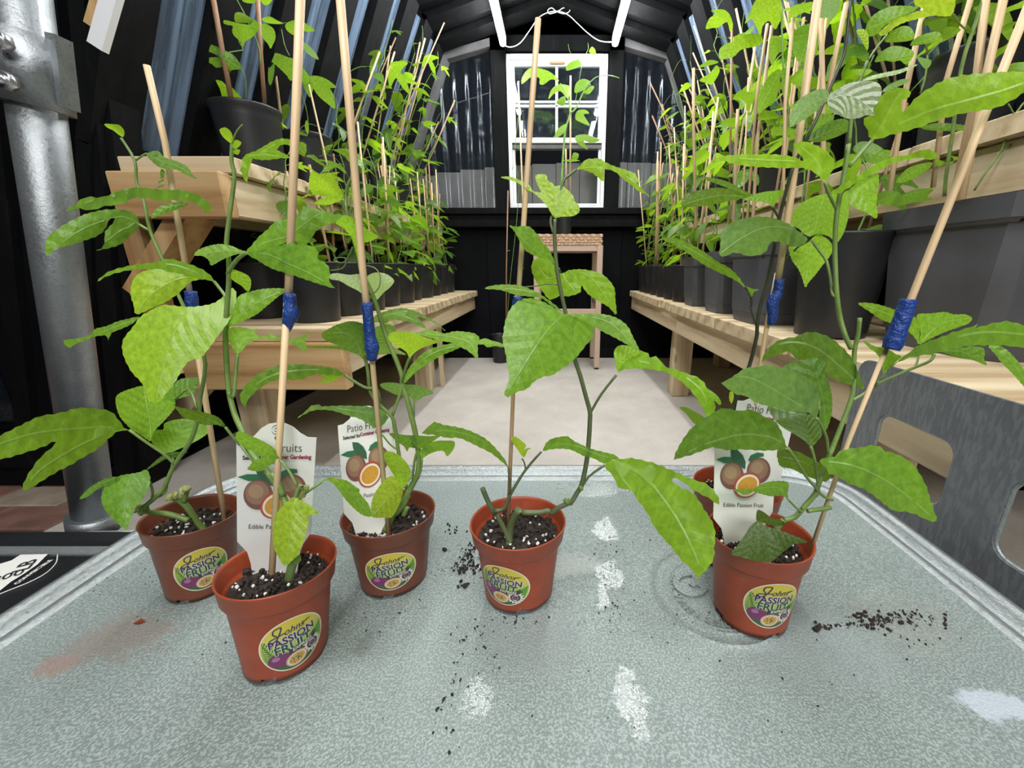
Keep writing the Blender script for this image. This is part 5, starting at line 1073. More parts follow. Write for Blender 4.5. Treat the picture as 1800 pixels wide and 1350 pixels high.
pleaf(CE, M5, [(880, 1112), (860, 1070), (820, 1020), (770, 970), (720, 940), (660, 915), (600, 900), (540, 890), (490, 875), (460, 900), (425, 935), (500, 945), (560, 960), (620, 960), (680, 985), (730, 1010), (790, 1040), (840, 1080)], [[(880, 1112), (790, 1005), (680, 948), (560, 922), (430, 932)]], .305, .275, .38, .2)
pleaf(CE, Y3_, [(168, 275), (130, 220), (100, 180), (80, 140), (110, 120), (160, 150), (195, 185), (185, 220), (175, 250)], [[(168, 275), (140, 190), (90, 132)]], .31, .305, .95, .1)
pleaf(CE, Y3_, [(172, 278), (180, 235), (205, 210), (238, 212), (210, 225), (190, 270)], [], .31, .305, .9, .1)
stem(CE, [(Y3_, [(65, 965), (68, 900), (80, 810), (105, 745), (140, 685)], [.300, .303, .305, .305, .303], .0044),
          ((0, 0, 1), [(918, 901), (948, 901), (963, 898), (970, 901), (980, 893), (1000, 884), (1006, 880), (1015, 865), (1023, 850), (1031, 812), (1035, 775), (1037, 740), (1037, 723), (1030, 697), (1020, 660), (1010, 630), (1002, 590), (995, 553), (987, 517), (981, 485), (977, 453), (975, 414), (975.5, 385)], [.302, .302, .302, .302, .302, .302, .302, .304, .305, .305, .306, .307, .307, .308, .308, .308, .31, .31, .31, .31, .311, .311, .311], (.0032, .0018)),
          (Y3_, [(65, 930), (40, 860), (10, 800), (-30, 720)], [.301, .306], .0030), ((0, 0, 1), [(870, 903), (858, 882), (848, 858)], [.306, .306], .0029),
          (M5, [(810, 1345), (860, 1330), (890, 1260), (970, 1130), (1055, 1032)], [.304, .310], (.0024, .0012)), (M5, [(972, 1130), (965, 1090), (952, 1068)], [.309, .31], .0009), (M5, [(880, 1110), (886, 1180), (890, 1255)], [.305, .305], .0011),
          (M5, [(1312, 830), (1370, 730), (1450, 628)], [.307, .307], .0014), (Y3_, [(620, 525), (680, 430), (800, 342)], [.304, .300], .0014), (Z4, [(545, 800), (515, 720), (512, 640), (560, 560), (620, 310), (680, 250), (740, 200)], [.311, .322], .0013), (Z4, [(600, 1140), (585, 1100)], [.32, .312], .001),
          (Z4, [(570, 1250), (480, 1240), (380, 1260), (260, 1268)], [.311, .313], .0006)], 'stem_olive')
bm = bmesh.new()
for q, s_ in [((360, 700), .003), ((150, 700), .0022), ((510, 615), .0036), ((545, 635), .003), ((620, 520), .003)]: chunk(bm, PY(880+q[0]/4.39, 740+q[1]/4.39, .302), s_, rr, .5)
L('stem_node', bm, 'stem_green', CE)
s1 = cane(CE, path3((0, 0, 1), [(893, 925), (901, 720), (908, 520)], [.31, .318, .324]), .0017, 'bamboo_tan'); s2 = cane(CE, path3((0, 0, 1), [(909, 545), (920, 400), (933, 210), (946, 33)], [.324, .324, .324, .324]), .0021)
tape(CE, s2, path3((0, 0, 1), [(911, 522), (908, 536), (906, 545)], [.322, .322]), [.0036, .0038, .003])
# ---------------- rear right vine (behind)
RR = vine('RR', 'dark-stemmed passion fruit vine, its pot hidden behind the right-hand tag', st_ang=face(PC['RR']), seed=9)
pleaf(RR, Z6, [(1215, 815), (1160, 865), (1080, 870), (1040, 850), (960, 830), (915, 845), (890, 900), (840, 935), (740, 945), (680, 925), (620, 920), (570, 945), (515, 940), (520, 880), (525, 820), (530, 760), (580, 700), (660, 660), (760, 640), (860, 635), (960, 650), (1060, 690), (1130, 740), (1180, 780)], [[(1215, 815), (1120, 750), (1000, 715), (850, 730), (700, 800), (520, 930)]], .36, .33, 'g', .2)
pleaf(RR, Z6, [(1350, 455), (1250, 480), (1150, 540), (1090, 610), (1065, 680), (1130, 720), (1220, 790), (1290, 770), (1380, 790), (1440, 840), (1490, 780), (1520, 700), (1540, 600), (1530, 520), (1500, 470), (1430, 455)], [[(1350, 455), (1300, 620), (1262, 785)]], .40, .38, .62, .1)
pleaf(RR, Z6, [(1240, 815), (1290, 770), (1340, 790), (1390, 830), (1415, 890), (1380, 960), (1330, 1020), (1270, 1100), (1225, 1150), (1195, 1193), (1170, 1120), (1140, 1050), (1090, 980), (1070, 920), (1065, 870), (1150, 870), (1210, 840)], [[(1260, 800), (1230, 950), (1196, 1190)], [(1240, 815), (1320, 920), (1360, 980)]], .38, .34, .7, .1)
pleaf(RR, Z6, [(740, 470), (640, 440), (560, 400), (480, 370), (375, 325), (450, 325), (560, 350), (640, 385), (720, 430), (790, 465)], [[(770, 472), (600, 400), (380, 327)]], .37, .36, .15, .1)
pleaf(RR, Z6, [(740, 475), (680, 450), (600, 420), (520, 405), (430, 412), (330, 430), (250, 460), (215, 510), (220, 550), (330, 555), (480, 535), (600, 510), (700, 490)], [[(740, 478), (500, 470), (222, 540)]], .37, .35, .12, .2)
pleaf(RR, Z6, [(940, 558), (880, 520), (800, 512), (700, 500), (740, 475), (860, 440), (940, 430), (1035, 425), (1000, 480), (955, 530)], [[(940, 558), (860, 490), (740, 485)]], .37, .37, .5, .1)
pleaf(RR, Z6, [(715, 1190), (660, 1150), (590, 1110), (500, 1070), (420, 1030), (340, 980), (260, 920), (180, 870), (60, 810), (150, 800), (250, 835), (340, 880), (420, 930), (500, 990), (580, 1030), (640, 1080), (690, 1140)], [[(715, 1190), (600, 1080), (400, 960), (200, 850), (65, 810)]], .37, .35, .3, .2)
pleaf(RR, Z6, [(720, 1185), (780, 1205), (828, 1212), (790, 1230), (770, 1270), (745, 1230)], [], .37, .37, .35, .1)
pleaf(RR, Z7, [(435, 375), (420, 320), (380, 305), (320, 320), (260, 350), (200, 400), (165, 460), (155, 520), (160, 575), (220, 540), (290, 500), (350, 450), (400, 400)], [[(435, 360), (330, 400), (240, 470), (160, 572)]], .34, .32, 'p', .3)
pleaf(RR, Z7, [(265, 660), (310, 620), (370, 570), (450, 530), (520, 515), (565, 530), (570, 590), (510, 630), (430, 660), (340, 680)], [[(290, 675), (420, 610), (565, 560)]], .36, .37, .2, .1)
pleaf(RR, Z7, [(260, 650), (300, 560), (350, 490), (430, 480), (465, 510), (400, 560), (320, 620)], [[(262, 648), (350, 560), (460, 505)]], .365, .375, .38, .1)
pleaf(RR, Z8, [(240, 835), (200, 800), (160, 750), (110, 705), (160, 700), (220, 730), (290, 770), (310, 800)], [], .37, .36, .2, .1)
pleaf(RR, Z8, [(518, 672), (502, 630), (508, 582), (530, 580), (540, 610), (535, 645)], [], .37, .37, .9, .1)
stem(RR, [((0, 0, 1), [(1495, 0), (1486, 80), (1480, 105), (1457, 160), (1437, 205), (1420, 240), (1399, 284), (1390, 307), (1370, 384), (1360, 440), (1350, 491), (1336, 540), (1331, 575), (1330, 593), (1317, 644), (1294, 711), (1290, 790), (1292, 868)], [.36, .36, .36, .36, .36, .36, .365, .365, .37, .37, .375, .375, .375, .375, .38, .385, .39, .39], (.0014, .0026)),
          (Z6, [(765, 1350), (765, 1280), (735, 1215), (712, 1188)], [.373, .37], .0012), ((0, 0, 1), [(1320, 540), (1322, 552), (1329, 572)], [.373, .375], .0012), (Z6, [(935, 555), (960, 600), (988, 650)], [.37, .37], .0013), (Z6, [(1215, 815), (1150, 862), (1050, 960), (1010, 985)], [.36, .372], .001)], 'stem_dark')
s1 = cane(RR, path3((0, 0, 1), [(1325, 880), (1327, 700), (1345, 590), (1366, 480)], [.385, .375, .373, .372]), .0021); s2 = cane(RR, path3((0, 0, 1), [(1365, 505), (1384, 390), (1410, 200), (1441, -25)], [.371, .37, .37, .37]), .0030)
tape(RR, s2, path3((0, 0, 1), [(1370, 491), (1367, 515), (1358, 530), (1358, 550), (1355, 571)], [.368, .368]), [.0042, .0046, .0054, .0046, .003])
plant_tag((1302, 676), (1407, 690), (1268, 850), 'pale tag mostly hidden behind dark leaves, in the rear right pot', (.375, .375, .37))
# ---------------- right vine
RT = vine('RT', 'passion fruit vine at right with a dark ivy-like leaf on its soil', st_ang=face(PC['RT'])+.55, st_z=.038, st_roll=-.03, seed=11)
pleaf(RT, Z8, [(1195, 785), (1130, 745), (1060, 745), (960, 735), (860, 705), (760, 680), (690, 650), (640, 615), (560, 600), (500, 560), (440, 510), (500, 480), (570, 430), (640, 390), (700, 385), (760, 370), (830, 370), (900, 385), (960, 395), (1030, 420), (1090, 455), (1140, 500), (1190, 550), (1215, 600), (1215, 680)], [[(1195, 785), (1080, 700), (900, 590), (760, 510), (600, 460), (445, 510)]], .265, .235, 'g', .2)
pleaf(RT, Z8, [(1265, 890), (1240, 850), (1215, 780), (1220, 640), (1180, 540), (1100, 460), (1020, 420), (930, 385), (1000, 345), (1080, 340), (1140, 310), (1200, 315), (1260, 340), (1275, 365), (1260, 420), (1290, 500), (1310, 580), (1320, 680), (1310, 770), (1290, 840)], [[(1265, 890), (1255, 700), (1210, 500), (1150, 330)]], .27, .275, .28, .1)
pleaf(RT, Z8, [(1570, 558), (1500, 530), (1420, 515), (1340, 480), (1270, 440), (1200, 380), (1150, 330), (1080, 330), (1020, 310), (990, 265), (920, 270), (860, 300), (800, 310), (755, 365), (760, 320), (800, 260), (850, 200), (930, 160), (1020, 145), (1080, 120), (1150, 105), (1230, 120), (1310, 155), (1380, 210), (1440, 270), (1480, 330), (1520, 410), (1550, 490)], [[(1570, 558), (1400, 400), (1200, 240), (1000, 190), (820, 240), (757, 362)]], .285, .29, .15, .2)
pleaf(RT, Z8, [(970, 1025), (880, 1040), (780, 1045), (680, 1040), (590, 1035), (480, 1040), (370, 1020), (280, 1050), (200, 1080), (120, 1100), (65, 1118), (80, 1060), (110, 1000), (160, 920), (220, 850), (290, 800), (370, 750), (440, 710), (520, 715), (580, 730), (660, 720), (740, 745), (800, 790), (850, 800), (900, 860), (930, 930), (950, 990)], [[(970, 1025), (860, 950), (720, 920), (580, 920), (440, 955), (280, 1010), (70, 1115)]], .26, .225, .22, .25)
pleaf(RT, Z8, [(1150, 1010), (1090, 960), (1020, 915), (940, 870), (870, 810), (830, 750), (810, 695), (900, 720), (1000, 745), (1110, 750), (1190, 790), (1230, 870), (1235, 920), (1200, 970)], [[(1150, 1010), (1130, 900), (1095, 755)]], .275, .29, .15, .15)
pleaf(RT, Z8, [(1270, 1290), (1300, 1240), (1250, 1180), (1200, 1130), (1120, 1090), (1040, 1050), (900, 1040), (900, 1160), (1000, 1190), (1080, 1230), (1150, 1260)], [[(1280, 1280), (1120, 1150), (905, 1090)]], .29, .30, .15, .15)
pleaf(RT, Y1_, [(125, 975), (165, 955), (210, 950), (240, 920), (300, 905), (350, 900), (410, 888), (460, 895), (490, 920), (550, 935), (600, 960), (650, 1000), (690, 1060), (720, 1120), (740, 1190), (760, 1250), (775, 1308), (720, 1300), (660, 1270), (600, 1255), (540, 1250), (480, 1210), (420, 1160), (350, 1120), (290, 1100), (220, 1055), (180, 1045), (160, 1010)], [[(125, 975), (300, 1000), (450, 1060), (600, 1160), (772, 1305)]], .265, .25, .5, .2)
pleaf(RT, B6, [(715, 382), (680, 352), (600, 357), (520, 337), (480, 327), (420, 340), (345, 315), (400, 305), (470, 310), (520, 280), (580, 258), (650, 252), (710, 258), (720, 290), (712, 340)], [[(715, 380), (650, 300), (520, 305), (348, 316)]], .262, .25, .5, .2)
pleaf(RT, B6, [(510, 525), (560, 555), (640, 580), (720, 610), (845, 665), (760, 680), (700, 720), (650, 760), (600, 800), (540, 800), (470, 790), (400, 770), (330, 745), (370, 690), (420, 620), (460, 560)], [[(510, 525), (560, 640), (600, 798)], [(510, 525), (470, 650), (430, 780)], [(510, 525), (660, 600), (842, 664)]], .262, .245, 0, .1)
pleaf(RT, B6, [(520, 530), (500, 520), (500, 470), (515, 447), (560, 470), (600, 500), (660, 515), (700, 540), (640, 558), (560, 540)], [[(515, 525), (580, 515), (695, 540)]], .265, .27, 0, .1)
pleaf(RT, Y1_, [(480, 500), (470, 430), (440, 380), (400, 350), (368, 308), (430, 340), (500, 355), (550, 385), (580, 400), (520, 450)], [[(480, 500), (470, 410), (370, 310)]], .29, .285, .5, .15)
pleaf(RT, Y1_, [(675, 330), (650, 290), (590, 240), (520, 215), (460, 190), (410, 155), (340, 105), (400, 102), (470, 115), (530, 135), (600, 160), (650, 175), (680, 230), (678, 280)], [[(675, 330), (600, 210), (345, 106)]], .31, .305, .6, .15)
pleaf(RT, Y1_, [(678, 330), (685, 260), (665, 170), (740, 160), (820, 152), (870, 165), (930, 165), (970, 185), (950, 215), (900, 235), (840, 255), (780, 280), (720, 310)], [[(678, 330), (800, 220), (968, 185)]], .31, .32, .55, .15)
pleaf(RT, Y1_, [(450, 535), (520, 450), (590, 400), (660, 345), (740, 310), (800, 290), (860, 265), (930, 245), (1000, 220), (990, 240), (1080, 215), (1160, 203), (1220, 215), (1256, 225), (1320, 265), (1330, 300), (1256, 348), (1180, 340), (1100, 337), (1000, 337), (900, 347), (820, 367), (740, 387), (660, 397), (590, 417), (530, 450), (480, 500)], [[(450, 533), (640, 385), (850, 305), (1050, 265), (1325, 285)]], .285, .255, .45, .2)
pleaf(RT, Y1_, [(800, 367), (900, 350), (1020, 345), (1040, 380), (1035, 410), (1050, 447), (980, 420), (900, 405), (850, 390)], [[(800, 370), (920, 375), (1048, 445)]], .30, .29, .4, .1)
pleaf(RT, Y1_, [(1060, 338), (1110, 335), (1160, 360), (1210, 410), (1256, 470), (1290, 540), (1310, 620), (1256, 565), (1200, 500), (1140, 440), (1100, 390)], [[(1062, 340), (1190, 430), (1308, 615)]], .29, .28, .5, .1)
pleaf(RT, Z6, [(1350, 362), (1300, 310), (1240, 270), (1170, 250), (1050, 248), (900, 245), (740, 235), (600, 210), (540, 190), (480, 205), (410, 235), (460, 190), (520, 160), (620, 145), (760, 140), (920, 140), (1080, 155), (1185, 195), (1140, 130), (1100, 60), (1130, 45), (1190, 38), (1260, 60), (1330, 95), (1400, 150), (1430, 210), (1400, 290), (1370, 330)], [[(1350, 360), (1180, 215), (900, 190), (540, 178), (412, 234)], [(1350, 360), (1290, 200), (1110, 50)]], .30, .29, .75, .1)
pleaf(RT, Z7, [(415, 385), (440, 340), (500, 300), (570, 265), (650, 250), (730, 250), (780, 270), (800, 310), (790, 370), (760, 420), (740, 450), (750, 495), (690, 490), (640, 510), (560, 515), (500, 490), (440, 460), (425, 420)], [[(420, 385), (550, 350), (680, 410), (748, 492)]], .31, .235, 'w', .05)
pleaf(RT, Z7, [(735, 665), (700, 600), (670, 510), (750, 495), (745, 450), (790, 370), (800, 345), (870, 310), (940, 295), (1010, 330), (990, 360), (940, 390), (930, 440), (950, 465), (1000, 410), (1060, 350), (1150, 290), (1220, 250), (1330, 215), (1450, 200), (1600, 190), (1720, 182), (1840, 195), (1900, 230), (1840, 310), (1780, 345), (1700, 395), (1600, 440), (1480, 460), (1380, 475), (1280, 500), (1180, 530), (1080, 570), (980, 600), (860, 630)], [[(735, 665), (920, 560), (1150, 460), (1400, 390), (1650, 320), (1890, 235)], [(735, 665), (820, 520), (880, 400), (960, 310)]], .30, .265, .74, .15)
pleaf(RT, Z7, [(1150, 805), (1080, 790), (1000, 800), (900, 820), (800, 870), (700, 920), (600, 980), (520, 1030), (470, 1050), (440, 1035), (520, 980), (620, 920), (700, 870), (780, 820), (880, 785), (980, 770), (1060, 740), (1130, 730), (1185, 760), (1190, 790)], [[(1150, 805), (950, 790), (750, 875), (445, 1040)]], .31, .28, .7, .15)
pleaf(RT, Z7, [(775, 905), (700, 920), (620, 970), (550, 1040), (570, 1110), (630, 1150), (700, 1180), (765, 1215), (765, 1100), (775, 1000)], [[(775, 905), (660, 1020), (760, 1210)]], .30, .29, .68, .1)
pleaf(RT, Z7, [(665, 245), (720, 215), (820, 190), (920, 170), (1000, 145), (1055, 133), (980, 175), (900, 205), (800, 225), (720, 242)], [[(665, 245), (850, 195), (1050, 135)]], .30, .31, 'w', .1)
pleaf(RT, Z7, [(805, 325), (830, 290), (890, 255), (950, 235), (1000, 240), (960, 270), (900, 295), (850, 320)], [[(805, 325), (890, 275), (995, 240)]], .31, .32, 'p', .1)
pleaf(RT, Y6_, [(560, 400), (520, 330), (475, 245), (530, 230), (565, 270), (572, 340)], [[(560, 400), (545, 310), (500, 238)]], .30, .30, .9, .1)
pleaf(RT, Y6_, [(600, 560), (560, 545), (500, 545), (450, 550), (480, 590), (540, 600)], [], .30, .30, .7, .1)
stem(RT, [((0, 0, 1), [(1492, 253), (1483, 311), (1472, 367), (1468, 420), (1468, 460), (1471, 519), (1477, 560), (1487, 593), (1497, 613)], [.30, .30, .30, .30, .30, .295, .295, .29, .288], (.0019, .0024)),
          ((0, 0, 1), [(1525, 107), (1512, 140), (1500, 180), (1496, 210), (1492, 253)], [.30, .30], (.001, .0018)), ((0, 0, 1), [(1560, 60), (1540, 85), (1525, 107)], [.30, .30], (.0007, .001)),
          (Y1_, [(350, 185), (340, 280), (320, 370), (315, 550), (300, 640), (240, 800), (180, 950), (150, 1020), (120, 1110), (100, 1160), (40, 1230), (-10, 1285), (-70, 1300)], [.288, .288, .288, .285, .284, .28, .275, .273, .272, .272, .272, .272, .272], (.0019, .0026)),
          ((0, 0, 1), [(1378, 914), (1368, 925), (1362, 945), (1358, 975)], [.272, .27], .0030), (Y1_, [(60, 1250), (140, 1240), (188, 1232)], [.272, .275], .0022), (Y1_, [(105, 1130), (150, 1170), (200, 1190)], [.272, .275], .0014), (Y1_, [(30, 1240), (70, 1195), (120, 1160)], [.271, .272], .0014),
          (Y1_, [(310, 640), (370, 605), (450, 548), (600, 480), (660, 455), (740, 420), (760, 385)], [.284, .30], .0014), (Y1_, [(450, 535), (440, 560)], [.286, .287], .0014), (Y1_, [(655, 455), (668, 420), (672, 390)], [.296, .31], .001),
          (Z8, [(970, 1025), (1050, 1150), (1120, 1260), (1180, 1330), (1205, 1370)], [.26, .271], .0014), (Z8, [(1150, 1010), (1180, 1120), (1205, 1300), (1210, 1360)], [.274, .272], .0014), (Z8, [(1195, 785), (1240, 860), (1275, 950), (1285, 1065)], [.265, .274], .0014),
          (Z7, [(735, 665), (650, 760), (572, 852)], [.30, .30], .0016), (Z6, [(1350, 362), (1390, 470), (1440, 568)], [.30, .30], .0014), (B6, [(715, 380), (760, 425), (800, 462)], [.262, .27], .0011), (Z6, [(1245, 820), (1320, 920), (1365, 990), (1395, 1130), (1408, 1240), (1435, 1268)], [.33, .295], .0014)], 'stem_green')
s1 = cane(RT, path3((0, 0, 1), [(1424, 972), (1490, 780), (1563, 600)], [.278, .282, .286]), .0017); s2 = cane(RT, path3((0, 0, 1), [(1566, 610), (1600, 530), (1700, 280), (1812, 0)], [.284, .284, .285, .285]), .0024)
tape(RT, s2, path3((0, 0, 1), [(1597, 526), (1590, 550), (1580, 575), (1572, 600), (1566, 614)], [.281, .281]), [.0050, .0054, .0056, .0064, .0054])
plant_tag((1258, 722), (1371, 724), (1253, 900), 'white fruit tag standing upright in the right-hand pot, lower words readable', (.298, .298, .296))

# ================================================================== CRUMBS ON THE TABLE
def crumbs(name, label, spots, mat='bark_soil', seed=1):
    rr = random.Random(seed); bm = bmesh.new()
    for px, py, sx, sy, n, s0, s1 in spots:
        for k in range(n):
            x = rr.gauss(px, sx); yv = rr.gauss(py, sy); p = PZ(x, yv, TZ)
            if not (TX0+.03 < p.x < TX1-.03 and p.y < TYb-.03): continue
            s = rr.uniform(s0, s1); p.z = TZ+.0005+s*.35; chunk(bm, p, s, rr, .4)
    o = L(name, bm, mat); return tag(o, label, 'soil', None, 'stuff')
crumbs('soil_crumbs', 'spilled dark potting bark left of the centre pot', [(825, 985, 9, 14, 60, .0008, .0022), (812, 1000, 9, 4, 22, .0012, .0026), (790, 936, 12, 4, 10, .0012, .0024), (815, 1030, 5, 3, 8, .0016, .003), (782, 968, 3, 2, 3, .002, .003), (850, 1000, 12, 20, 30, .0006, .0014), (775, 1010, 8, 3, 8, .0005, .001)], seed=21)
crumbs('soil_crumbs', 'streak of dark potting crumbs right of the right-hand pot', [(1440, 1104, 8, 4, 16, .0012, .0030), (1475, 1099, 18, 3, 16, .0006, .0015), (1545, 1092, 30, 8, 90, .0006, .0022), (1600, 1084, 30, 7, 50, .0005, .0016), (1660, 1088, 1.5, 14, 12, .0010, .0020), (1610, 1120, 30, 12, 16, .0006, .0014)], seed=22)
crumbs('soil_crumbs', 'loose dark grains scattered over the front of the table', [(900, 1095, 30, 8, 16, .0006, .0016), (840, 1130, 40, 25, 22, .0005, .0014), (800, 1240, 18, 60, 26, .0005, .0018), (1100, 1080, 25, 25, 22, .0005, .0014), (680, 1080, 50, 25, 22, .0005, .0011), (1080, 960, 30, 20, 10, .0006, .0014), (1000, 1250, 160, 60, 16, .0004, .001), (230, 1020, 60, 30, 26, .0004, .001), (1450, 1200, 100, 50, 10, .0004, .0014), (420, 1150, 60, 30, 10, .0004, .0012), (1200, 1110, 60, 30, 14, .0005, .0012)], seed=23)
# shed leaf flake and water beads
bm = bmesh.new(); p = PZ(244, 1096, TZ); vs = [bm.verts.new(p+Vector((x, y_, z))) for x, y_, z in ((-.004, -.001, .001), (0, .003, .0025), (.005, .001, .001), (.002, -.002, .0015))]; bm.faces.new(vs)
bmesh.ops.solidify(bm, geom=bm.faces[:], thickness=.0004); tag(L('leaf_flake', bm, 'terracotta'), 'tiny curled red-brown flake on the table at left', 'flake')
m, nt, b = newmat('water'); b.inputs['Base Color'].default_value = (.9, .95, .95, 1); b.inputs['Roughness'].default_value = .03; b.inputs['Transmission Weight'].default_value = .9; b.inputs['IOR'].default_value = 1.33; M['water'] = m
bm = bmesh.new(); rr = random.Random(31)
for cx, cy, sx, sy, n in ((1070, 975, 22, 40, 70), (1110, 1220, 22, 45, 80), (840, 1225, 16, 26, 40), (815, 975, 20, 30, 50), (1050, 1080, 30, 30, 26), (800, 1020, 25, 40, 40)):
    for k in range(n):
        p = PZ(rr.gauss(cx, sx), rr.gauss(cy, sy), TZ); s = rr.uniform(.0004, .0011); r = bmesh.ops.create_icosphere(bm, subdivisions=2, radius=1)
        ex, ey, a = s*rr.uniform(.7, 2.2), s*rr.uniform(.7, 1.2), rr.uniform(0, 3.14)
        for v in r['verts']:
            q = v.co.copy(); q = Vector((q.x*ex, q.y*ey, max(q.z, -.2)*s*.35)); v.co = p+Vector((q.x*math.cos(a)-q.y*math.sin(a), q.x*math.sin(a)+q.y*math.cos(a), q.z))
        for f in r['verts'][0].link_faces: f.smooth = True
for f in bm.faces: f.smooth = True
tag(L('water_drops', bm, 'water'), 'small beads of water on the steel table', 'water', None, 'stuff')
# ================================================================== PLANTS ON THE BENCHES
def bgcol(a, b):
    t = rnd.uniform(a, b); c = tone(t); k = rnd.uniform(.68, 1.0); return (c[0]*k, c[1]*k, c[2]*k, 1)
def round_pot(root, c, r, h, mat='black_pot', seg=28):
    prof = [(r*.0, .004), (r*.78, .004), (r*.79, 0), (r*.80, .004), (r*.96, h-.035), (r*.975, h-.03), (r*.975, h-.018), (r*1.0, h-.014), (r*1.03, h-.004), (r*1.03, h), (r*.985, h), (r*.955, h-.012), (r*.93, h-.03)]
    bm = bmesh.new(); rings = lathe(bm, prof, seg, c); bmesh.ops.remove_doubles(bm, verts=bm.verts, dist=1e-6); p = L('pot', bm, mat, root)
    bm = bmesh.new(); ct = Vector(c)+Vector((0, 0, h-.024)); rg = [bm.verts.new(ct+Vector((r*.94*math.cos(2*math.pi*k/14), r*.94*math.sin(2*math.pi*k/14), rnd.uniform(-.003, .003)))) for k in range(14)]; cc = bm.verts.new(ct+Vector((0, 0, .005)))
    for k in range(14): bm.faces.new((cc, rg[k], rg[(k+1) % 14]))
    L('soil', bm, 'bark_soil', root); return h-.02
def square_pot(root, c, wx_, wy, h, mat='grey_pot'):
    c = Vector(c); bm = bmesh.new(); lv = []
    def ring(sx, sy, z, ch=.16):
        hx, hy = wx_/2*sx, wy/2*sy; q = ch*min(hx, hy)
        return [bm.verts.new(c+Vector((x, y, z))) for x, y in ((hx-q, -hy), (hx, -hy+q), (hx, hy-q), (hx-q, hy), (-hx+q, hy), (-hx, hy-q), (-hx, -hy+q), (-hx+q, -hy))]
    for sx, z, ch in ((.78, .012, .3), (.80, 0, .3), (.82, .012, .25), (.83, .03, .2), (.85, .032, .2), (.94, h-.04, .14), (.955, h-.036, .14), (1.0, h-.034, .12), (1.02, h, .12), (.97, h, .12), (.93, h-.02, .12), (.90, h-.05, .12)): lv.append(ring(sx, sx, z, ch))
    for a, b_ in zip(lv, lv[1:]):
        for k in range(8): bm.faces.new((a[k], a[(k+1) % 8], b_[(k+1) % 8], b_[k]))
    bm.faces.new(lv[0][::-1]); L('pot', bm, mat, root)
    bm = bmesh.new(); z = h-.03; box(bm, c+Vector((-wx_*.45, -wy*.45, z-.01)), c+Vector((wx_*.45, wy*.45, z))); L('soil', bm, 'bark_soil', root); return z
def bgplant(label, group, c, pot, H, n, size, tones, canes=2, cmat=None, lean=(0, 0), leafy0=.08, stemmat='stem_bright'):
    c = Vector(c); root = thing('staked_passion_vine', label, 'potted plant', c, group)
    z = round_pot(root, c, pot[1], pot[2]) if pot[0] == 'r' else square_pot(root, c, pot[1], pot[1] if len(pot) < 4 else pot[3], pot[2])
    b0 = c+Vector((0, 0, z)); r_ = pot[1]*(.5 if pot[0] == 'r' else .3)
    for k in range(canes):
        a = rnd.uniform(0, 6.28); p = b0+Vector((r_*math.cos(a), r_*math.sin(a), -.02)); hh = H*rnd.uniform(.75, 1.12)
        q = p+Vector((lean[0]*hh+rnd.uniform(-.15, .15)*hh, lean[1]*hh+rnd.uniform(-.12, .12)*hh, hh))
        cane(root, [p, p.lerp(q, .5)+Vector((rnd.uniform(-.003, .003), 0, 0)), q], rnd.uniform(.0024, .0038), cmat or rnd.choice(['bamboo_pale', 'bamboo_pale', 'bamboo_tan', 'bamboo_brown']), 'bamboo_stake')
    bm = bmesh.new()
    for s_ in range(2 if n > 12 else 1):
        a0 = rnd.uniform(0, 6.28); pts = []; m_ = 12; hh = H*(1 if s_ == 0 else rnd.uniform(.55, .9))
        for i in range(m_+1):
            t = i/m_; a = a0+t*rnd.uniform(3, 5); rr_ = r_*(.3+.5*math.sin(t*3+s_))
            pts.append(b0+Vector((lean[0]*hh*t+rr_*math.cos(a), lean[1]*hh*t+rr_*math.sin(a), hh*t-.005)))
        pts = smooth_path(pts, 2); tube(bm, pts, [.0026-.0016*i/len(pts) for i in range(len(pts))], 5)
        nl = n//(2 if n > 12 else 1)
        for i in range(nl):
            t = leafy0+(1-leafy0)*(i+rnd.uniform(-.3, .3))/nl; t = max(.03, min(.99, t)); p = pts[int(t*(len(pts)-1))]
            a = i*2.4+rnd.uniform(-.7, .7); d = Vector((math.cos(a), math.sin(a), rnd.uniform(-.15, .35))); pl = rnd.uniform(.012, .035)
            q = p+d*pl; sz = size*rnd.uniform(.62, 1.25)*(1-.55*max(0, t-.75)/.25)
            tube(bm, [p, p.lerp(q, .5)+Vector((0, 0, .004)), q], .0008, 3, False)
            dd = Vector((d.x, d.y, rnd.uniform(-.75, .12))); gleaf(root, q, dd, rnd.uniform(-.5, .5), sz, bgcol(*tones))
        if rnd.random() < .6:                       # tendril
            p = pts[-1]; tp = [p]; a = rnd.uniform(0, 6.28)
            for i in range(8): tp.append(p+Vector((math.cos(a)*.012*i, math.sin(a)*.012*i, .03*math.sin(i*.5)+.01*i)))
            tube(bm, tp, .0006, 3, False)
    L('stem', bm, stemmat, root); return root
ORD = ['first', 'second', 'third', 'fourth', 'fifth', 'sixth', 'seventh', 'eighth', 'ninth', 'tenth', 'eleventh', 'twelfth']
G1 = 'staked vines in black pots on the left low bench'; G2 = 'staked vines on the left raised shelf'; G3 = 'staked vines on the right low bench'; G4 = 'staked vines on the right raised shelf'
for k in range(10):
    yy = 1.17+.158*k; big = k < 4
    bgplant('vine in a round black pot, %s along the aisle edge of the left bench' % ORD[k], G1, (-.695+rnd.uniform(-.01, .01), yy, .47), ('r', .076, .165), rnd.uniform(.42, .56) if k > 1 else .30, 22 if k > 1 else 9, .085, (.2, .6), 3 if k > 0 else 1)
for k in range(7):
    yy = 1.27+.21*k
    bgplant('vine in a round black pot, %s in the wall-side row of the left bench' % ORD[k], G1, (-.90, yy, .47), ('r', .078, .165), .11, 7, .06, (.2, .55), 0)
UL = []
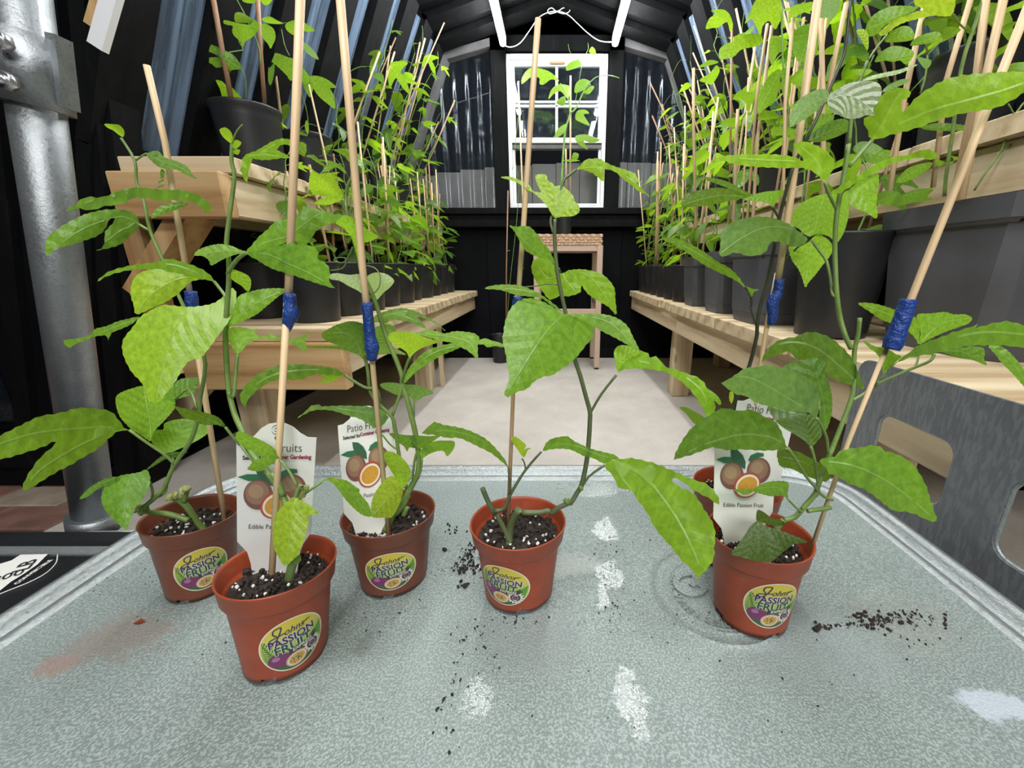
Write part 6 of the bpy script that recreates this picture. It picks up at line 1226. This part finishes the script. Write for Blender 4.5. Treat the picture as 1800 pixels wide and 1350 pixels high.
for k in range(6):
    yy = (1.33, 1.585, 1.82, 2.06, 2.3, 2.53)[k]
    UL.append(bgplant('vine in a round black pot, %s from the near end of the left shelf' % ORD[k], G2, (-.895+.02*min(k, 3), yy, .86), ('r', .087 if k == 0 else .082, .20 if k < 2 else .18), (.2, .25, .50, .60, .60, .52)[k], (2, 2, 22, 26, 24, 20)[k], .085, (.35, .7), (0, 0, 3, 3, 2, 2)[k], lean=(0, .0) if k < 2 else (.46, 0)))
UL0, UL1 = UL[0], UL[1]
cane(UL0, path3((0, 0, 1), [(409, 188), (390, 85), (372, -20)], [1.30, 1.28, 1.26]), .0062, 'bamboo_brown'); cane(UL0, path3((0, 0, 1), [(466, 192), (458, 90), (452, -20)], [1.36, 1.34, 1.32]), .0056, 'bamboo_brown'); cane(UL1, path3((0, 0, 1), [(499, 243), (480, 100), (468, -20)], [1.54, 1.52, 1.5]), .0042, 'bamboo_pale')
Y2_ = (340, 0, 4.5)
for ol, tn, pl_ in (([(215, 165), (260, 160), (320, 175), (400, 190), (450, 195), (480, 160), (520, 190), (510, 240), (470, 290), (410, 330), (390, 375), (370, 330), (320, 280), (305, 240), (310, 205), (260, 195)], .6, 0), ([(480, 160), (450, 140), (380, 100), (330, 105), (330, 170), (380, 180), (450, 180)], .7, 0), ([(540, 190), (600, 200), (640, 240), (650, 300), (630, 350), (610, 385), (590, 350), (550, 300), (540, 250)], .68, 0),
                    ([(540, 150), (600, 130), (660, 160), (710, 185), (650, 190), (580, 180)], .7, 0), ([(385, 545), (360, 490), (310, 430), (250, 400), (210, 380), (130, 350), (80, 370), (95, 400), (150, 420), (200, 450), (130, 455), (95, 480), (150, 510), (180, 535), (240, 530), (280, 555), (330, 550)], .5, 0), ([(560, 460), (600, 430), (660, 420), (740, 450), (800, 470), (870, 540), (920, 620), (880, 670), (830, 620), (770, 640), (740, 600), (680, 540), (620, 490)], .62, 1),
                    ([(920, 610), (980, 600), (1060, 630), (1130, 690), (1080, 700), (1110, 760), (1120, 860), (1060, 820), (990, 760), (950, 700)], .66, 1), ([(920, 640), (950, 680), (940, 730), (920, 770), (890, 720), (870, 670)], .66, 1), ([(730, 190), (800, 160), (880, 180), (960, 240), (900, 250), (840, 240), (800, 280), (740, 240)], .6, 1), ([(840, 320), (900, 350), (960, 410), (990, 470), (940, 450), (880, 400)], 'p', 1), ([(400, -10), (500, -10), (480, 25), (430, 25), (390, 10)], .6, 0),
                    ([(600, 490), (640, 500), (635, 600), (610, 675), (590, 620)], .5, 1), ([(530, -10), (620, -10), (600, 30), (560, 40)], .7, 0), ([(430, 815), (400, 790), (340, 770), (320, 800), (360, 815)], .4, 0), ([(820, 1060), (850, 1040), (890, 1060), (900, 1075)], .4, 1), ([(905, 1065), (880, 1000), (895, 950), (912, 1000)], .4, 1)):
    yy = 1.30 if pl_ == 0 else 1.5; pleaf(UL0 if pl_ == 0 else UL1, Y2_, ol, [], yy, yy-.03, tn, .15)
stem(UL0, [(Y2_, [(415, 815), (415, 640), (385, 545)], [1.33, 1.3], .0012), (Y2_, [(340, -10), (440, 180), (520, 380), (530, 500)], [1.3, 1.3], .0016), (Y2_, [(530, 200), (480, 160), (450, 190)], [1.3, 1.3], .0012)], 'stem_bright')
stem(UL1, [(Y2_, [(915, 1080), (900, 900), (860, 740), (830, 650)], [1.55, 1.5], .0014), (Y2_, [(640, -10), (690, 200), (720, 350), (760, 440)], [1.5, 1.5], .0012), (Y2_, [(800, 190), (720, 180), (700, 200)], [1.5, 1.5], .001)], 'stem_bright')
# right low bench: square pots near, round ones beyond
Q1 = bgplant('vine in the square grey-black pot, third of the square pots from the camera', G3, (.610, 1.66, .47), ('s', .155, .19), .55, 16, .085, (.35, .75), 3)
Q2 = bgplant('vine in the square grey-black pot, second of the square pots from the camera', G3, (.612, 1.41, .47), ('s', .165, .20), .62, 18, .09, (.35, .75), 3)
Q3 = bgplant('vine in the wide square grey-black pot beside a round black one', G3, (.617, 1.15, .47), ('s', .195, .215), .62, 12, .10, (.35, .75), 3)
Q4 = bgplant('vine in the plain round black pot touching the large planter', G3, (.635, .92, .47), ('r', .088, .22), .35, 5, .09, (.4, .7), 1)
for k in range(6):
    bgplant('vine in a round black pot, %s beyond the square pots along the aisle' % ORD[k], G3, (.60, 1.86+.15*k, .47), ('r', .073, .16), rnd.uniform(.55, .72), 22, .08, (.35, .75), 3)
for k in range(5):
    bgplant('vine in a round black pot, %s in the wall-side row of the right bench' % ORD[k], G3, (.84, 1.42+.27*k, .47), ('r', .08, .17), .10, 7, .06, (.35, .75), 0)
for k in range(8):
    bgplant('vine in a round black pot, %s from the near end of the right shelf' % ORD[k], G4, (.875-.004*k, .98+.235*k, .86), ('r', .082, .18), rnd.uniform(.42, .55), 22, .095 if k < 4 else .08, (.4, .8), 3, lean=(-.46, 0))
PLN = thing('large_planter_vine', 'vine with thick bamboo canes in the big black rectangular planter at far right', 'potted plant', (.83, .74, .47))
square_pot(PLN, (.83, .745, .47), .33, .27, .255)
Y7b = Z7
for pts, yy, r_, mt_ in (([(1676, 350), (1712, 180), (1735, -20)], .72, .0052, 'bamboo_pale'), ([(1690, 350), (1728, 160), (1768, -20)], .70, .0054, 'bamboo_pale'), ([(1560, 360), (1590, 170), (1632, -20)], .80, .0045, 'bamboo_pale'), ([(1640, 330), (1664, 140), (1712, -20)], .80, .0042, 'bamboo_pale')):
    cane(PLN, path3((0, 0, 1), pts, yy), r_, mt_)
stem(PLN, [((0, 0, 1), [(1660, 345), (1663, 310), (1675, 230), (1690, 120), (1715, 40), (1735, -20)], [.74, .72], .0034), (Y6_, [(1235, 110), (1290, 190), (1350, 240)], [.70, .73], .0016), (Y6_, [(1040, 430), (1150, 320), (1210, 260)], [.75, .75], .0014), (Y6_, [(1040, 430), (1000, 240), (1010, 150)], [.76, .76], .0016), (Y6_, [(1040, 430), (1020, 600), (980, 740)], [.76, .76], .0018),
           (Y7b, [(1450, 1020), (1540, 880), (1640, 740), (1720, 520), (1800, 400)], [.76, .74], .0020), (Y7b, [(1640, 750), (1720, 690), (1810, 610)], [.75, .74], .0016), (Y7b, [(1740, 500), (1690, 410)], [.74, .74], .0013)], 'stem_green')
for ol, tn in (([(1235, 110), (1190, 130), (1080, 125), (960, 150), (850, 180), (760, 230), (700, 280), (650, 275), (680, 230), (740, 180), (840, 130), (950, 90), (1010, 75), (940, 40), (930, 0), (960, -60), (1100, -90), (1230, -60), (1258, 20)], .97), ([(545, 240), (580, 150), (650, 90), (750, 50), (860, 45), (950, 60), (900, 100), (800, 150), (700, 200), (650, 260), (580, 290)], .45), ([(700, 330), (740, 260), (820, 210), (890, 210), (930, 260), (920, 310), (840, 330)], .55),
               ([(620, 490), (660, 420), (740, 370), (820, 365), (900, 390), (930, 430), (870, 510), (820, 480), (760, 490), (700, 480)], .5), ([(1040, 180), (1120, 150), (1190, 150), (1180, 220), (1120, 260), (1060, 230)], .4), ([(1150, 300), (1160, 240), (1210, 210), (1300, 230), (1250, 280), (1180, 310)], .6), ([(1570, 470), (1580, 400), (1650, 360), (1700, 320), (1660, 400), (1600, 440)], .6), ([(1620, 240), (1660, 190), (1740, 170), (1700, 220), (1640, 250)], .55),
               ([(1560, 110), (1640, 70), (1740, 30), (1810, 0), (1810, 50), (1720, 80), (1600, 120)], .7), ([(1490, 560), (1540, 485), (1600, 550), (1560, 590)], .5), ([(1640, 570), (1660, 520), (1810, 500), (1830, 570)], .6), ([(900, 360), (960, 290), (1100, 250), (1150, 280), (1100, 330), (1000, 350)], .55), ([(950, 450), (1010, 460), (1065, 480), (1050, 530), (1010, 540)], .45)):
    pleaf(PLN, Y6_, ol, [], .74, .72, tn, .12)
for ol, tn in (([(1290, 830), (1300, 790), (1240, 770), (1350, 790), (1250, 830), (1200, 850), (1180, 800)], .6), ([(900, 960), (960, 880), (1040, 840), (1150, 820), (1130, 870), (1050, 920), (960, 960)], .55), ([(760, 1100), (780, 1040), (850, 1020), (930, 1040), (920, 1110), (850, 1130)], .35), ([(930, 1060), (1050, 1010), (1165, 1010), (1120, 1060), (1160, 1080), (1000, 1110), (890, 1130)], .4), ([(1470, 1020), (1530, 940), (1620, 930), (1720, 910), (1800, 890), (1830, 960), (1760, 1010), (1640, 960), (1540, 960)], .55),
               ([(600, 740), (640, 680), (720, 680), (800, 720), (860, 790), (780, 830), (700, 820)], .4), ([(1070, 570), (1150, 550), (1250, 545), (1380, 560), (1460, 590), (1350, 600), (1200, 600), (1100, 590)], .35), ([(1500, 330), (1560, 110), (1620, 180), (1700, 130), (1820, 120), (1820, 190), (1600, 190)], .5)):
    pleaf(PLN, Z7, ol, [], .80, .78, tn, .12)
Y5_ = (1200, 0, 5.4)
for ol, tn, pr_, yy in (([(475, 260), (450, 300), (420, 210), (340, 260), (290, 265), (220, 272), (250, 180), (310, 130), (270, 100), (380, 90), (440, 130), (470, 200)], .78, Q2, 1.3), ([(940, 30), (970, 270), (930, 200), (880, 280), (820, 200), (760, 250), (740, 340), (700, 260), (650, 180), (590, 225), (640, 110), (720, -20), (900, -20)], .82, Q3, 1.05), ([(760, 400), (700, 440), (560, 470), (480, 540), (360, 560), (350, 470), (420, 410), (480, 400), (500, 340), (640, 320), (740, 330)], .76, Q3, 1.08),
                        ([(930, 660), (920, 800), (880, 950), (800, 1020), (720, 1060), (720, 930), (780, 780), (850, 690)], .55, Q3, 1.02), ([(940, 660), (1000, 700), (1030, 820), (1000, 960), (950, 900)], .6, Q3, 1.02), ([(1250, 230), (1240, 400), (1200, 540), (1110, 590), (1050, 500), (1020, 400), (1050, 300), (1150, 240)], .5, Q4, .92), ([(1030, 780), (1060, 700), (1150, 660), (1170, 800), (1100, 820)], .65, Q4, .95), ([(690, 900), (660, 980), (610, 1050), (590, 960), (480, 940), (540, 860), (620, 870)], .7, Q3, 1.1),
                        ([(550, 1190), (450, 1200), (360, 1160), (450, 1120), (540, 1130)], .62, Q2, 1.3), ([(340, 590), (260, 620), (150, 640), (250, 570)], .6, Q2, 1.35), ([(230, 790), (160, 760), (260, 690), (320, 620), (350, 680), (280, 800)], .72, Q2, 1.35), ([(960, 360), (1000, 420), (900, 520), (850, 620), (820, 520), (840, 350)], .65, Q3, 1.05), ([(1240, 20), (1200, 90), (1080, 150), (1000, 170), (1050, 60), (1150, 30)], .75, Q4, .9), ([(1400, -60), (1490, -20), (1480, 90), (1400, 210), (1380, 170), (1300, 160), (1300, 0)], 'p', Q4, .85),
                        ([(1090, 1240), (1050, 1320), (1000, 1280), (850, 1290), (860, 1210), (980, 1210)], .6, Q4, .95), ([(920, 1110), (800, 1140), (710, 1130), (760, 1050), (860, 1060)], .66, Q3, 1.05)):
    pleaf(pr_, Y5_, ol, [], yy, yy-.02, tn, .12)
for pr_, pts, yy, r_ in ((Q3, [(1320, 440), (1332, 240), (1357, 45)], 1.08, .0040), (Q3, [(1310, 430), (1330, 170), (1349, 42)], 1.1, .0036), (Q4, [(1375, 430), (1380, 180), (1395, 20)], .9, .0032), (Q4, [(1448, 430), (1447, 180), (1443, 30)], .9, .0046), (Q4, [(1452, 180), (1470, 90), (1488, 5)], .9, .0042), (Q3, [(1289, 400), (1294, 240), (1297, 192)], 1.15, .0040), (Q2, [(1223, 400), (1219, 220), (1219, 120)], 1.4, .0044)):
    cane(pr_, path3((0, 0, 1), pts, yy), r_, 'bamboo_pale')
stem(Q3, [(Y5_, [(940, 60), (945, 400), (960, 700), (1000, 1000), (1010, 1300)], [1.02, 1.02], .0024)], 'stem_bright')
# plant on the stool and the small pot on the floor beside it
ST = thing('staked_passion_vine', 'vine in a small black pot standing on the woven stool, in front of the window', 'potted plant', (.055, 2.55, zt)); round_pot(ST, (.055, 2.55, zt), .052, .13)
W7 = (870, 80, 4.35)
cane(ST, path3(W7, [(575, 1150), (577, 700), (578, 232)], 2.52), .0052, 'bamboo_pale'); cane(ST, path3(W7, [(545, 1100), (543, 790)], 2.54), .005, 'bamboo_pale')
for ol, tn in (([(490, 270), (430, 260), (370, 300), (340, 290), (340, 250), (280, 240), (205, 295), (220, 220), (280, 170), (380, 185), (440, 215)], .7), ([(565, 400), (540, 390), (500, 350), (450, 370), (410, 410), (430, 340), (480, 300), (540, 300), (575, 320)], .72), ([(660, 150), (600, 180), (545, 190), (560, 140), (630, 110)], .6), ([(610, 360), (620, 290), (670, 255), (720, 270), (720, 310), (660, 350)], .5), ([(615, 560), (630, 500), (690, 490), (720, 520), (680, 530), (725, 610), (660, 590)], .66), ([(620, 730), (620, 690), (700, 680), (800, 720), (740, 745), (680, 730), (710, 795), (660, 770)], .66),
               ([(540, 600), (540, 650), (500, 690), (455, 705), (480, 640)], .6), ([(590, 870), (600, 820), (640, 830), (630, 870)], .6), ([(520, 880), (580, 870), (650, 880), (580, 890)], .7), ([(470, 440), (500, 400), (540, 390), (530, 460)], .5), ([(770, 70), (720, 50), (740, 10), (765, 30)], .6), ([(680, 360), (730, 310), (760, 320), (720, 370)], .55)):
    pleaf(ST, W7, ol, [], 2.5, 2.49, tn, .12)
stem(ST, [(W7, [(500, 1180), (510, 1050), (525, 800), (540, 640), (575, 520), (555, 400), (500, 290)], [2.52, 2.5], (.011, .004)), (W7, [(575, 515), (620, 480), (680, 350), (760, 250), (860, 228), (950, 248)], [2.5, 2.48], (.005, .0025)), (W7, [(600, 500), (630, 350), (670, 130), (712, 30), (710, -20)], [2.5, 2.5], .0016), (W7, [(660, 130), (580, 60), (560, -10)], [2.5, 2.5], .0012)], 'stem_bright')
FP = thing('bare_vine_pot', 'nearly bare vine in a small black floor pot left of the stool', 'potted plant', PZ(880, 638, 0)); cfp = PZ(880, 636, 0); round_pot(FP, cfp, .06, .19)
cane(FP, path3((0, 0, 1), [(890, 590), (890, 480), (893, 335)], cfp.y), .0045, 'bamboo_brown'); cane(FP, path3((0, 0, 1), [(908, 595), (920, 380), (911, 143)], cfp.y-.03), .0048, 'bamboo_pale')
stem(FP, [((0, 0, 1), [(890, 590), (896, 500), (905, 420), (912, 330), (905, 270), (912, 200)], [cfp.y, cfp.y], .002)], 'stem_bright')
for q in ((905, 292), (909, 258), (914, 262), (897, 440), (915, 470)): gleaf(FP, PY(q[0], q[1], cfp.y-.01), (rnd.uniform(-1, 1), rnd.uniform(-1, 0), -.2), 0, .03, bgcol(.4, .6))
